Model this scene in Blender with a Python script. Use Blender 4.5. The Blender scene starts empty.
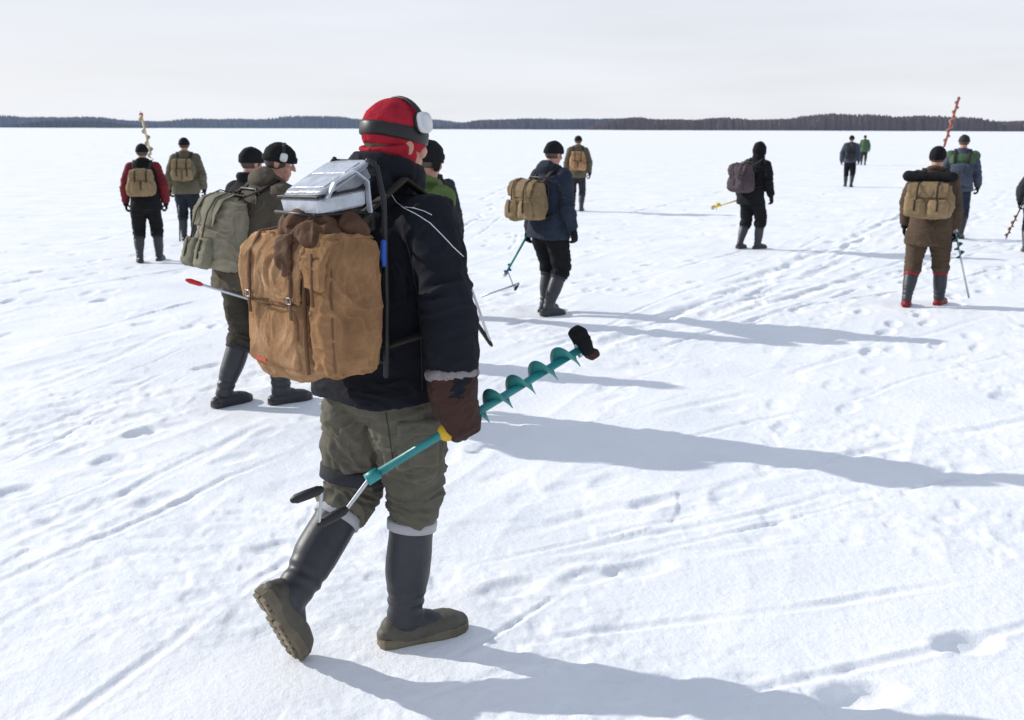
import bpy, math, random
import numpy as np
from mathutils import Vector, Matrix
from mathutils.bvhtree import BVHTree
random.seed(4)
S = bpy.context.scene
C = S.collection
V = Vector
R = math.radians

# ------------------------------------------------------------ camera
HC = 1.75; FPX = 995.0
cam = bpy.data.cameras.new('camera'); camo = bpy.data.objects.new('camera', cam); C.objects.link(camo)
cam.sensor_width = 36; cam.lens = 36*FPX/1024; cam.clip_start = .05; cam.clip_end = 12000
CM = Matrix.Translation((0, 0, HC)) @ Matrix.Rotation(R(90-13.1), 4, 'X') @ Matrix.Rotation(R(.2), 4, 'Z')
camo.matrix_world = CM
S.camera = camo
cam.dof.use_dof = True; cam.dof.focus_distance = 3.25; cam.dof.aperture_fstop = 6.3
C3 = CM.to_3x3()
def ray(px, py):
    return C3 @ V(((px-512)/FPX, (360-py)/FPX, -1))
def G(px, py):
    d = ray(px, py); t = -HC/d.z
    return V((d.x*t, d.y*t, 0))
def W(px, py, Y):
    d = ray(px, py); k = Y/d.y
    return V((d.x*k, Y, HC+d.z*k))

# ------------------------------------------------------------ numpy noise
def _h(i, j, k, s):
    h = i.astype(np.int64).astype(np.uint32)*np.uint32(374761393) + j.astype(np.int64).astype(np.uint32)*np.uint32(668265263) \
        + k.astype(np.int64).astype(np.uint32)*np.uint32(2246822519) + np.uint32((s*3266489917) & 0xffffffff)
    h ^= h >> np.uint32(13); h = h*np.uint32(1274126177); h ^= h >> np.uint32(16)
    h = h*np.uint32(2654435761); h ^= h >> np.uint32(15)
    return h.astype(np.float64)/4294967296.0
def noise3(P, s=0):
    f = np.floor(P); r = P-f; u = r*r*r*(r*(r*6-15)+10)
    i, j, k = f[:, 0], f[:, 1], f[:, 2]
    def L(a, b, t): return a+(b-a)*t
    x = [[L(_h(i, j+b, k+c, s), _h(i+1, j+b, k+c, s), u[:, 0]) for b in (0, 1)] for c in (0, 1)]
    return L(L(x[0][0], x[0][1], u[:, 1]), L(x[1][0], x[1][1], u[:, 1]), u[:, 2])
def noise2(x, y, s=0):
    fx = np.floor(x); fy = np.floor(y); rx = x-fx; ry = y-fy
    ux = rx*rx*rx*(rx*(rx*6-15)+10); uy = ry*ry*ry*(ry*(ry*6-15)+10)
    z = np.zeros_like(fx)
    a = _h(fx, fy, z, s); b = _h(fx+1, fy, z, s); c = _h(fx, fy+1, z, s); d = _h(fx+1, fy+1, z, s)
    return (a+(b-a)*ux)*(1-uy)+(c+(d-c)*ux)*uy

# ------------------------------------------------------------ materials
def newmat(name):
    m = bpy.data.materials.new(name); m.use_nodes = True
    nt = m.node_tree; b = nt.nodes['Principled BSDF']
    return m, nt, b
def fab(name, col, var=.3, rough=.9, bump=.35, grain=260, stain=None, metal=0, big=7, spec=.25, worn=.8):
    m, nt, b = newmat(name); N = nt.nodes; L = nt.links
    tc = N.new('ShaderNodeTexCoord')
    n1 = N.new('ShaderNodeTexNoise'); n1.inputs['Scale'].default_value = big; n1.inputs['Detail'].default_value = 6; n1.inputs['Roughness'].default_value = .65
    L.new(tc.outputs['Object'], n1.inputs['Vector'])
    cr = N.new('ShaderNodeValToRGB'); cr.color_ramp.elements[0].position = .3; cr.color_ramp.elements[1].position = .72
    cr.color_ramp.elements[0].color = tuple(c*(1-var) for c in col)+(1,)
    cr.color_ramp.elements[1].color = tuple(min(1, c*(1+var)) for c in col)+(1,)
    if stain:
        e = cr.color_ramp.elements.new(.42); e.color = tuple(stain)+(1,)
    L.new(n1.outputs['Fac'], cr.inputs['Fac'])
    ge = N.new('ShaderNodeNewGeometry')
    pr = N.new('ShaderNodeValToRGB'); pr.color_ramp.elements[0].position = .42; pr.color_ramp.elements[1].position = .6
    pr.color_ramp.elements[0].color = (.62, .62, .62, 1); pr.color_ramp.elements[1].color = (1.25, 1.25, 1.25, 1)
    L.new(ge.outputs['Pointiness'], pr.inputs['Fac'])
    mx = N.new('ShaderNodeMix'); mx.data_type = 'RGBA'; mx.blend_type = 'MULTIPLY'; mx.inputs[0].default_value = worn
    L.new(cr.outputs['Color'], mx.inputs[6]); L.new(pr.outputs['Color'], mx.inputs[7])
    L.new(mx.outputs[2], b.inputs['Base Color'])
    b.inputs['Roughness'].default_value = rough; b.inputs['Metallic'].default_value = metal
    b.inputs['Specular IOR Level'].default_value = spec
    n2 = N.new('ShaderNodeTexNoise'); n2.inputs['Scale'].default_value = grain; n2.inputs['Detail'].default_value = 3
    L.new(tc.outputs['Object'], n2.inputs['Vector'])
    n3 = N.new('ShaderNodeTexNoise'); n3.inputs['Scale'].default_value = 24; n3.inputs['Detail'].default_value = 5
    L.new(tc.outputs['Object'], n3.inputs['Vector'])
    ad = N.new('ShaderNodeMath'); ad.operation = 'MULTIPLY_ADD'; ad.inputs[1].default_value = .25
    L.new(n2.outputs['Fac'], ad.inputs[0]); L.new(n3.outputs['Fac'], ad.inputs[2])
    bp = N.new('ShaderNodeBump'); bp.inputs['Strength'].default_value = bump; bp.inputs['Distance'].default_value = .012
    L.new(ad.outputs[0], bp.inputs['Height']); L.new(bp.outputs[0], b.inputs['Normal'])
    return m
M = {}
M['skin'] = fab('skin', (.52, .27, .19), .12, .55, .1, 400, spec=.4)
M['hair'] = fab('hair', (.10, .08, .065), .4, .8, .6, 300)
M['navy_black'] = fab('navy_black_shell', (.0125, .0135, .020), .3, .88, .45, 600, spec=.18)
M['black'] = fab('black_cloth', (.012, .012, .014), .3, .88, spec=.15)
M['charcoal'] = fab('charcoal_cloth', (.03, .031, .036), .3, .85)
M['dark_navy'] = fab('dark_navy_cloth', (.016, .020, .030), .3, .85)
M['navy'] = fab('navy_cloth', (.022, .030, .050), .3, .85)
M['olive_trouser'] = fab('olive_grey_trouser_cloth', (.122, .112, .086), .22, .92, .5, 420)
M['brown_jacket'] = fab('grey_brown_jacket_cloth', (.085, .07, .05), .25, .85)
M['dark_olive'] = fab('dark_olive_cloth', (.045, .038, .028), .3, .85)
M['olive'] = fab('olive_cloth', (.12, .105, .07), .25, .85)
M['lime'] = fab('leaf_green_cloth', (.10, .15, .045), .3, .85)
M['green'] = fab('green_cloth', (.07, .13, .07), .25, .8)
M['coat_brown'] = fab('brown_canvas_coat', (.082, .055, .036), .25, .9)
M['steel_blue'] = fab('slate_blue_cloth', (.06, .075, .105), .25, .8)
M['dark_red'] = fab('dark_red_cloth', (.15, .016, .02), .25, .85, .4, 300)
M['label_red'] = fab('faded_red_label', (.42, .07, .045), .3, .8, .2, 300)
M['crimson'] = fab('red_knit', (.38, .024, .040), .3, .97, .9, 130, spec=.06)
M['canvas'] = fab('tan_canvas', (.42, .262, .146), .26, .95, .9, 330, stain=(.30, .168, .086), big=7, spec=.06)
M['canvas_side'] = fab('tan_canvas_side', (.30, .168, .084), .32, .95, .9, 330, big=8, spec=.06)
M['canvas_trim'] = fab('brown_canvas_trim', (.13, .07, .038), .3, .9, .6, 300)
M['canvas_dark'] = fab('brown_canvas', (.11, .058, .034), .4, .9, .6, 250)
M['canvas_pale'] = fab('pale_khaki_canvas', (.27, .24, .175), .28, .92, .5, 260)
M['canvas_grey'] = fab('grey_green_canvas', (.19, .18, .125), .28, .92, .5, 260)
M['canvas_khaki'] = fab('khaki_canvas', (.25, .175, .095), .25, .9)
M['canvas_green'] = fab('green_khaki_canvas', (.15, .14, .08), .25, .9)
M['purple'] = fab('dark_plum_nylon', (.07, .05, .06), .3, .7)
M['leather'] = fab('dark_brown_leather', (.045, .018, .013), .45, .68, .6, 200, spec=.25)
M['strap'] = fab('dark_webbing', (.03, .025, .02), .3, .8)
M['yellow'] = fab('yellow_leather', (.6, .38, .03), .2, .6)
M['fleece'] = fab('grey_fleece', (.22, .195, .20), .4, .95, 1., 160)
M['rubber'] = fab('black_rubber', (.030, .032, .038), .3, .48, .10, 60, spec=.45, worn=.3)
M['boot_taupe'] = fab('taupe_rubber', (.095, .085, .068), .3, .62, .2, 80, spec=.3, worn=.5)
M['boot_trim'] = fab('pale_grey_trim', (.36, .36, .37), .15, .8)
M['sole'] = fab('tan_rubber_sole', (.20, .17, .12), .35, .75, .5, 120)
M['boot_red'] = fab('dark_red_rubber', (.22, .02, .02), .2, .45)
M['teal'] = fab('teal_paint', (.016, .20, .205), .3, .42, .15, 60, spec=.5)
M['teal_light'] = fab('light_teal_paint', (.055, .32, .31), .25, .42, .12, 60, spec=.5, worn=.4)
M['steel'] = fab('brushed_steel', (.45, .46, .48), .2, .35, .1, 200, metal=.9)
M['alu'] = fab('dull_grey_metal', (.22, .235, .265), .3, .5, .4, 60, metal=.1)
M['alu_light'] = fab('pale_silvery_plastic', (.43, .46, .51), .28, .36, .45, 18, metal=.1, spec=.55, big=14)
M['white'] = fab('white_plastic', (.66, .67, .68), .1, .35, .05, 60)
M['blackplastic'] = fab('black_plastic', (.015, .015, .016), .2, .45, .1, 90, spec=.35)
M['blue'] = fab('blue_plastic', (.02, .08, .38), .1, .4, .1, 90)
M['orange'] = fab('orange_paint', (.5, .17, .04), .25, .5)
M['yellow_paint'] = fab('yellow_paint', (.7, .5, .03), .2, .5)
M['red_paint'] = fab('red_paint', (.5, .025, .02), .25, .4)
M['straw'] = fab('straw_paint', (.55, .46, .30), .3, .5)
M['pinkred'] = fab('faded_red_paint', (.34, .06, .06), .4, .5, big=30)

# ------------------------------------------------------------ mesh builder
class MB:
    def __init__(s): s.v = []; s.f = []
    def ring_faces(s, a, b, n):
        for k in range(n):
            s.f.append((a+k, a+(k+1) % n, b+(k+1) % n, b+k))
    def loft(s, pts, ra, rb=None, adir=V((1, 0, 0)), n=20, p=2., rnd=False, closed=False):
        pts = [V(q) for q in pts]
        if not hasattr(ra, '__len__'): ra = [ra]*len(pts)
        if rb is None: rb = ra
        if not hasattr(rb, '__len__'): rb = [rb]*len(pts)
        ra = list(ra); rb = list(rb)
        if rnd:
            t0 = (pts[0]-pts[1]).normalized(); t1 = (pts[-1]-pts[-2]).normalized()
            r0 = min(ra[0], rb[0]); r1 = min(ra[-1], rb[-1])
            e0 = pts[0].copy(); e1 = pts[-1].copy(); a0, b0, a1, b1 = ra[0], rb[0], ra[-1], rb[-1]
            for o, f in ((.5, .87), (.87, .5), (.98, .15)):
                pts.append(e1+t1*r1*o); ra.append(a1*f); rb.append(b1*f)
                pts.insert(0, e0+t0*r0*o); ra.insert(0, a0*f); rb.insert(0, b0*f)
        m = len(pts); base = len(s.v); prev = None
        for i, c in enumerate(pts):
            if closed: t = pts[(i+1) % m]-pts[(i-1) % m]
            else: t = pts[min(i+1, m-1)]-pts[max(i-1, 0)]
            t = t.normalized() if t.length > 1e-9 else V((0, 0, 1))
            a = adir-t*adir.dot(t)
            if a.length < .05: a = prev if prev is not None else t.orthogonal()
            a = (a-t*a.dot(t)).normalized(); prev = a; b = t.cross(a)
            for k in range(n):
                ph = 2*math.pi*k/n; cc = math.cos(ph); ss = math.sin(ph)
                x = math.copysign(abs(cc)**(2/p), cc)*ra[i]; y = math.copysign(abs(ss)**(2/p), ss)*rb[i]
                s.v.append(c+a*x+b*y)
        for i in range(m-1): s.ring_faces(base+i*n, base+(i+1)*n, n)
        if closed: s.ring_faces(base+(m-1)*n, base, n)
        else:
            s.f.append(tuple(base+k for k in reversed(range(n))))
            s.f.append(tuple(base+(m-1)*n+k for k in range(n)))
        return s
    def ell(s, c, rx, ry, rz, X=V((1, 0, 0)), Y=V((0, 1, 0)), Z=V((0, 0, 1)), n=20, m=12, a0=-90, a1=90):
        base = len(s.v)
        for i in range(m+1):
            a = R(a0+(a1-a0)*i/m); z = math.sin(a); r = max(math.cos(a), .02)
            for k in range(n):
                ph = 2*math.pi*k/n
                s.v.append(V(c)+X*(rx*r*math.cos(ph))+Y*(ry*r*math.sin(ph))+Z*(rz*z))
        for i in range(m): s.ring_faces(base+i*n, base+(i+1)*n, n)
        s.f.append(tuple(base+k for k in reversed(range(n)))); s.f.append(tuple(base+m*n+k for k in range(n)))
        return s
    def box(s, c, hx, hy, hz, X=V((1, 0, 0)), Y=V((0, 1, 0)), Z=V((0, 0, 1)), bev=.15):
        b = min(hx, hy, hz)*bev
        c = V(c); s.loft([c-Z*hz, c-Z*(hz-b), c+Z*(hz-b), c+Z*hz], [hx-b, hx, hx, hx-b], [hy-b, hy, hy, hy-b], X, 32, 9)
        return s
    def hbox(s, c, hx, hy, hz, X=V((1, 0, 0)), Y=V((0, 1, 0)), Z=V((0, 0, 1)), b=.004, top=1.):
        """hard box with chamfered edges; top scales the upper end"""
        c = V(c); base = len(s.v)
        for z, ins, sc in ((-hz, b, 1), (-hz+b, 0, 1), (hz-b, 0, top), (hz, b, top)):
            for x, y in ((1, -1), (1, 1), (-1, 1), (-1, -1)):
                ex, ey = hx*sc-ins, hy*sc-ins
                p1 = (x*(ex-b), y*ey); p2 = (x*ex, y*(ey-b))
                for q in ((p1, p2) if x*y < 0 else (p2, p1)): s.v.append(c+X*q[0]+Y*q[1]+Z*z)
        for i in range(3): s.ring_faces(base+i*8, base+(i+1)*8, 8)
        s.f.append(tuple(base+k for k in reversed(range(8)))); s.f.append(tuple(base+24+k for k in range(8)))
        return s
    def mesh(s, name):
        me = bpy.data.meshes.new(name); me.from_pydata([tuple(q) for q in s.v], [], s.f); me.update(); return me
def put(me, name, mat, parent=None, smooth=True):
    me.name = name
    o = bpy.data.objects.new(name, me); C.objects.link(o)
    me.materials.clear(); me.materials.append(M[mat] if isinstance(mat, str) else mat)
    if smooth: me.polygons.foreach_set('use_smooth', [True]*len(me.polygons))
    o.parent = parent
    return o
def remesh(mb, vox, it=5, fac=.5):
    me = mb.mesh('tmp'); ob = bpy.data.objects.new('tmp', me); C.objects.link(ob)
    m = ob.modifiers.new('r', 'REMESH'); m.mode = 'VOXEL'; m.voxel_size = vox; m.adaptivity = 0
    if it:
        q = ob.modifiers.new('s', 'SMOOTH'); q.factor = fac; q.iterations = it
    dg = bpy.context.evaluated_depsgraph_get(); dg.update()
    me2 = bpy.data.meshes.new_from_object(ob.evaluated_get(dg))
    bpy.data.objects.remove(ob); bpy.data.meshes.remove(me)
    return me2
def wrinkle(me, segs, amp, f=26, low=6, joints=(), seed=0, jr=.10, base=.55, sag=0, fine=0, ff=38):
    n = len(me.vertices)
    if n == 0: return me
    P = np.empty(n*3); me.vertices.foreach_get('co', P); P = P.reshape(-1, 3)
    Nn = np.empty(n*3); me.vertex_normals.foreach_get('vector', Nn); Nn = Nn.reshape(-1, 3)
    best = np.full(n, 1e9); ax = np.zeros((n, 3)); ax[:, 2] = 1
    for a, b in segs:
        a = np.array(a); b = np.array(b); d = b-a; L = np.linalg.norm(d)+1e-9; d = d/L
        t = np.clip((P-a) @ d, 0, L); q = a+t[:, None]*d; ds = np.linalg.norm(P-q, axis=1)
        mk = ds < best; best[mk] = ds[mk]; ax[mk] = d
    warp = (noise3(P*7, seed+5)-.5)[:, None]*np.array([1., 1., 1.])*2.2
    Q = P*low+ax*((P*ax).sum(1)*(f-low))[:, None]+warp
    r1 = 1-np.abs(2*noise3(Q, seed)-1)
    r2 = 1-np.abs(2*noise3(Q*2.1+7, seed+1)-1)
    r = r1**1.6+.4*r2-.6
    w = np.full(n, base)
    for j in joints:
        w += np.exp(-(np.linalg.norm(P-np.array(j), axis=1)/jr)**2)
    disp = amp*w*r+(noise3(P*4.5, seed+9)-.5)*(amp*1.2+sag)
    if fine: disp = disp+fine*(1-np.abs(2*noise3(P*ff+warp*2, seed+12)-1))**2
    P = P+Nn*disp[:, None]
    me.vertices.foreach_set('co', P.ravel()); me.update()
    return me
def empty(name, loc, yaw=0, label=None, cat=None, group=None):
    o = bpy.data.objects.new(name, None); C.objects.link(o); o.empty_display_size = .1
    o.location = loc; o.rotation_euler = (0, 0, -R(yaw))
    if label: o['label'] = label
    if cat: o['category'] = cat
    if group: o['group'] = group
    return o
def frame(loc, yaw): return Matrix.Translation(loc) @ Matrix.Rotation(-R(yaw), 4, 'Z')
contacts = []; trails = []

def ik(a, b, l1, l2, pole):
    d = b-a; L = d.length
    if L >= l1+l2-1e-4: return a+d*(l1/(l1+l2))
    x = (l1*l1-l2*l2+L*L)/(2*L); h = math.sqrt(max(l1*l1-x*x, 0))
    u = d.normalized(); p = (pole-u*pole.dot(u)).normalized()
    return a+u*x+p*h

def hand_prims(mb, w, d, n, side, s, inf, curl):
    """palm, four fingers and a thumb; d along the hand, n out of the palm, side = which way the thumb goes"""
    d = d.normalized(); n = (n-d*n.dot(d)).normalized(); a = d.cross(n).normalized()*side
    mb.loft([w-d*.02*s, w+d*.02*s, w+d*.06*s, w+d*.092*s], [(.026+inf)*s, (.036+inf)*s, (.042+inf)*s, (.040+inf)*s],
            [(.020+inf)*s, (.018+inf)*s, (.017+inf)*s, (.013+inf)*s], a, 16, 2.6, True)
    for off, ln, rr in ((.031, .070, .0095), (.0105, .080, .0098), (-.0105, .075, .0092), (-.031, .060, .0082)):
        p = w+d*.090*s+a*off*s*1.05; pts = [p-d*.02*s, p]; ang = 0
        for k, fr in enumerate((.45, .3, .25)):
            ang += curl*(.55, .95, .7)[k]
            p = p+(d*math.cos(ang)+n*math.sin(ang))*ln*fr*s*1.15; pts.append(p)
        r0 = (rr+inf)*s
        mb.loft(pts, [r0*1.05, r0, r0*.98, r0*.92, r0*.8], None, a, 10, 2, True)
    p = w+d*.022*s+a*.028*s
    q1 = p+(d*.55+a*.6+n*.5).normalized()*.042*s; q2 = q1+(d*.75+a*.05+n*.75).normalized()*.034*s
    q3 = q2+(d*.6-a*.3+n*.8).normalized()*.022*s
    mb.loft([p, q1, q2, q3], [(.014+inf)*s, (.0115+inf)*s, (.0105+inf)*s, (.0085+inf)*s], None, a+V((.01, .02, 0)), 10, 2, True)

def boot(parent, E, knee, ank, F, U, s, top_t, mats, vox, trim=True, rs=1., cap=False):
    """one-piece rubber boot; F foot direction, U up out of the foot, sole .10 below the ankle"""
    F = F.normalized(); U = (U-F*U.dot(F)).normalized(); X = F.cross(U).normalized()
    sh = knee-ank; top = ank+sh*top_t
    mb = MB()
    mb.loft([ank-U*.03*s, ank+sh*.10, ank+sh*top_t*.45, top], [.055*s*rs, .057*s*rs, .068*s*rs, .072*s*rs], [.064*s*rs, .061*s*rs, .071*s*rs, .074*s*rs], X, 22)
    mb.ell(ank-U*.03*s+F*.01*s, .052*s, .072*s, .052*s, X, F, U)
    mb.loft([ank-U*.03*s+F*.02*s, ank-U*.042*s+F*.09*s, ank-U*.056*s+F*.15*s], [.048*s, .047*s, .036*s], [.047*s, .034*s, .020*s], X, 18, rnd=True)
    me = remesh(mb, vox, 4)
    n = len(me.vertices); P = np.empty(n*3); me.vertices.foreach_get('co', P); P = P.reshape(-1, 3)
    Nn = np.empty(n*3); me.vertex_normals.foreach_get('vector', Nn); Nn = Nn.reshape(-1, 3)
    ax = np.array(sh.normalized()); al = (P-np.array(ank)) @ ax
    crease = np.exp(-((al-.045*s)/(.04*s))**2)
    calm = np.clip((sh.length*top_t-al)/(.06*s), 0, 1)
    P = P+Nn*(.0035*crease*np.sin(al*2*math.pi/.045+6*noise3(P*8, 4)))[:, None]+Nn*((noise3(P*7, 3)-.5)*.012*calm)[:, None]
    me.vertices.foreach_set('co', P.ravel()); me.update()
    b = put(me, 'boot', mats[0], parent)
    mb = MB(); o = ank-U*.10*s
    mb.loft([o+F*y*s+U*h*s for y, h in ((-.070, .038), (-.05, .040), (0, .040), (.07, .040), (.13, .040), (.175, .038), (.205, .034))],
            [r*s for r in (.033, .047, .053, .055, .057, .052, .035)], [r*s for r in (.028, .036, .038, .040, .042, .036, .025)], X, 24, 2.5, True)
    if cap: mb.ell(o-F*.045*s+U*.055*s, .045*s, .040*s, .045*s, X, F, U)
    me = remesh(mb, vox*.8, 3); wrinkle(me, [(o, o+F)], .004, 24, 10, [o+F*.1*s+U*.06*s], 5, .06, .3)
    put(me, 'foot_shell', mats[1], b)
    mb = MB()
    out = [(-.092, .018), (-.084, .036), (-.05, .046), (0, .045), (.06, .049), (.12, .056), (.17, .054), (.208, .039), (.228, .017)]
    ring = [(y, w) for y, w in out]+[(y, -w) for y, w in reversed(out)]
    nn = len(ring)
    for h, g in ((.034, .99), (.029, 1.06), (.006, 1.05), (0, .97)):
        for y, w in ring: mb.v.append(o+F*y*s+X*w*s*g+U*h*s)
    for i in range(3): mb.ring_faces(i*nn, (i+1)*nn, nn)
    mb.f.append(tuple(reversed(range(nn)))); mb.f.append(tuple(3*nn+k for k in range(nn)))
    for y in (-.07, -.045, -.02, .04, .07, .10, .13, .16, .19):
        w = .034 if y < 0 else (.040 if y < .17 else .028)
        for sx in (-1, 1):
            mb.box(o+F*y*s+X*sx*w*.55*s-U*.004*s, w*.42*s, .009*s, .007*s, X, F, U)
    put(mb.mesh('sole'), 'sole', mats[2], b, False)
    if trim:
        mb = MB(); u = sh.normalized()
        mb.loft([top-u*.026*s, top-u*.024*s, top+u*.004*s, top+u*.008*s], [.072*s*rs, .0785*s*rs, .080*s*rs, .076*s*rs], [.074*s*rs, .0805*s*rs, .082*s*rs, .078*s*rs], X, 32)
        put(mb.mesh('trim'), 'boot_top_band', mats[3], b)
    contacts.append((E @ (o+F*.05*s), .26))

def head_parts(root, J, s, c):
    """hat, hair and ear protection"""
    hc, f, r, u = J['head'], J['hf'], J['hr'], J['hu']
    cc = hc+u*.03*s
    mb = MB(); mb.ell(cc-f*.010*s-u*.012*s, .081*s, .094*s, .092*s, r, f, u)
    put(mb.mesh('hair'), 'hair', 'hair', root)
    hm = c.get('hatmat', 'black')
    mb = MB(); low = c.get('hatlow', -14); big = c.get('hatbig', 1.)
    uu0 = (u+f*c.get('hattilt', -.10)).normalized(); ff0 = r.cross(uu0)*-1
    mb.ell(cc, .090*s*big, .110*s*big, .102*s*big, r, ff0, uu0, 48, 28, low, 90)
    me = mb.mesh('hat')
    wrinkle(me, [(cc, cc+u)], .007, 26, 12, seed=c['seed'], fine=.003)
    h = put(me, 'hat', hm, root)
    if c.get('brim', True):
        mb = MB(); pts = []
        bw = c.get('bandw', .020); bz = c.get('bandz', .006); bo = c.get('bando', 0)
        for k in range(40):
            a = 2*math.pi*k/40; pts.append(cc+r*(.0905+bo)*s*big*math.cos(a)+ff0*(.111+bo)*s*big*math.sin(a)-uu0*bz*s)
        mb.loft(pts, bw*s, .0075*s, uu0, 12, 3, closed=True)
        me = mb.mesh('band'); wrinkle(me, [(cc, cc+r)], .003, 30, 20, seed=2)
        put(me, 'hat_band', c.get('brimmat', hm), h)
    if c.get('flaps'):
        for sx in (-1, 1):
            mb = MB()
            mb.loft([cc+r*sx*.085*s+u*.01*s, cc+r*sx*.090*s-u*.035*s, cc+r*sx*.080*s+f*.01*s-u*.085*s], [.045*s, .04*s, .022*s], [.012*s]*3, f, 12, rnd=True)
            put(mb.mesh('flap'), 'ear_flap', hm, h)
    if c.get('gaiter'):
        mb = MB()
        mb.loft([hc-u*.120*s-f*.024*s, hc-u*.09*s-f*.020*s, hc-u*.06*s-f*.022*s, hc-u*.01*s-f*.028*s], [.069*s, .070*s, .077*s, .085*s], [.072*s, .073*s, .078*s, .083*s], r, 36)
        mb2 = remesh(mb, .005, 2); wrinkle(mb2, [(hc, hc+u)], .012, 26, 9, seed=7, fine=.003)
        put(mb2, 'neck_warmer', c['gaiter'], root)
    if c.get('muffs'):
        k_ = c.get('cupk', 1.); mu = c.get('muffup', .0); mf = c.get('muffwd', .0); br = c.get('muffr', .100)
        mb = MB(); pts = []
        for k in range(17):
            a = math.pi*k/16; pts.append(hc+r*br*s*math.cos(a)+u*(.124*math.sin(a)+(.014+mu)*(1-.78*math.sin(a)))*s+f*(.014+mf)*s*(1-.6*math.sin(a)))
        mb.loft(pts, .010*s, .004*s, f, 8)
        e = put(mb.mesh('muffs'), 'ear_defender_headband', c.get('bandmat', 'blackplastic'), h)
        for sx in (-1, 1):
            q = hc+r*sx*(br-.016)*s+u*(.014+mu)*s+f*(.014+mf)*s
            rr = (r*sx+u*.26+f*.10).normalized()
            mb = MB(); mb.loft([q-rr*.010*s, q, q+rr*.010*s], [.030*s*k_, .034*s*k_, .032*s*k_], [.037*s*k_, .041*s*k_, .038*s*k_], f, 22, 2.4)
            put(mb.mesh('cushion'), 'ear_cushion', 'blackplastic', e)
            mb = MB(); mb.loft([q+rr*.010*s, q+rr*.015*s, q+rr*.022*s, q+rr*.026*s], [.030*s*k_, .033*s*k_, .030*s*k_, .020*s*k_], [.037*s*k_, .039*s*k_, .036*s*k_, .026*s*k_], f, 24, 3.0, True)
            put(mb.mesh('cup'), 'ear_cup', c['muffs'], e)

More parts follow.
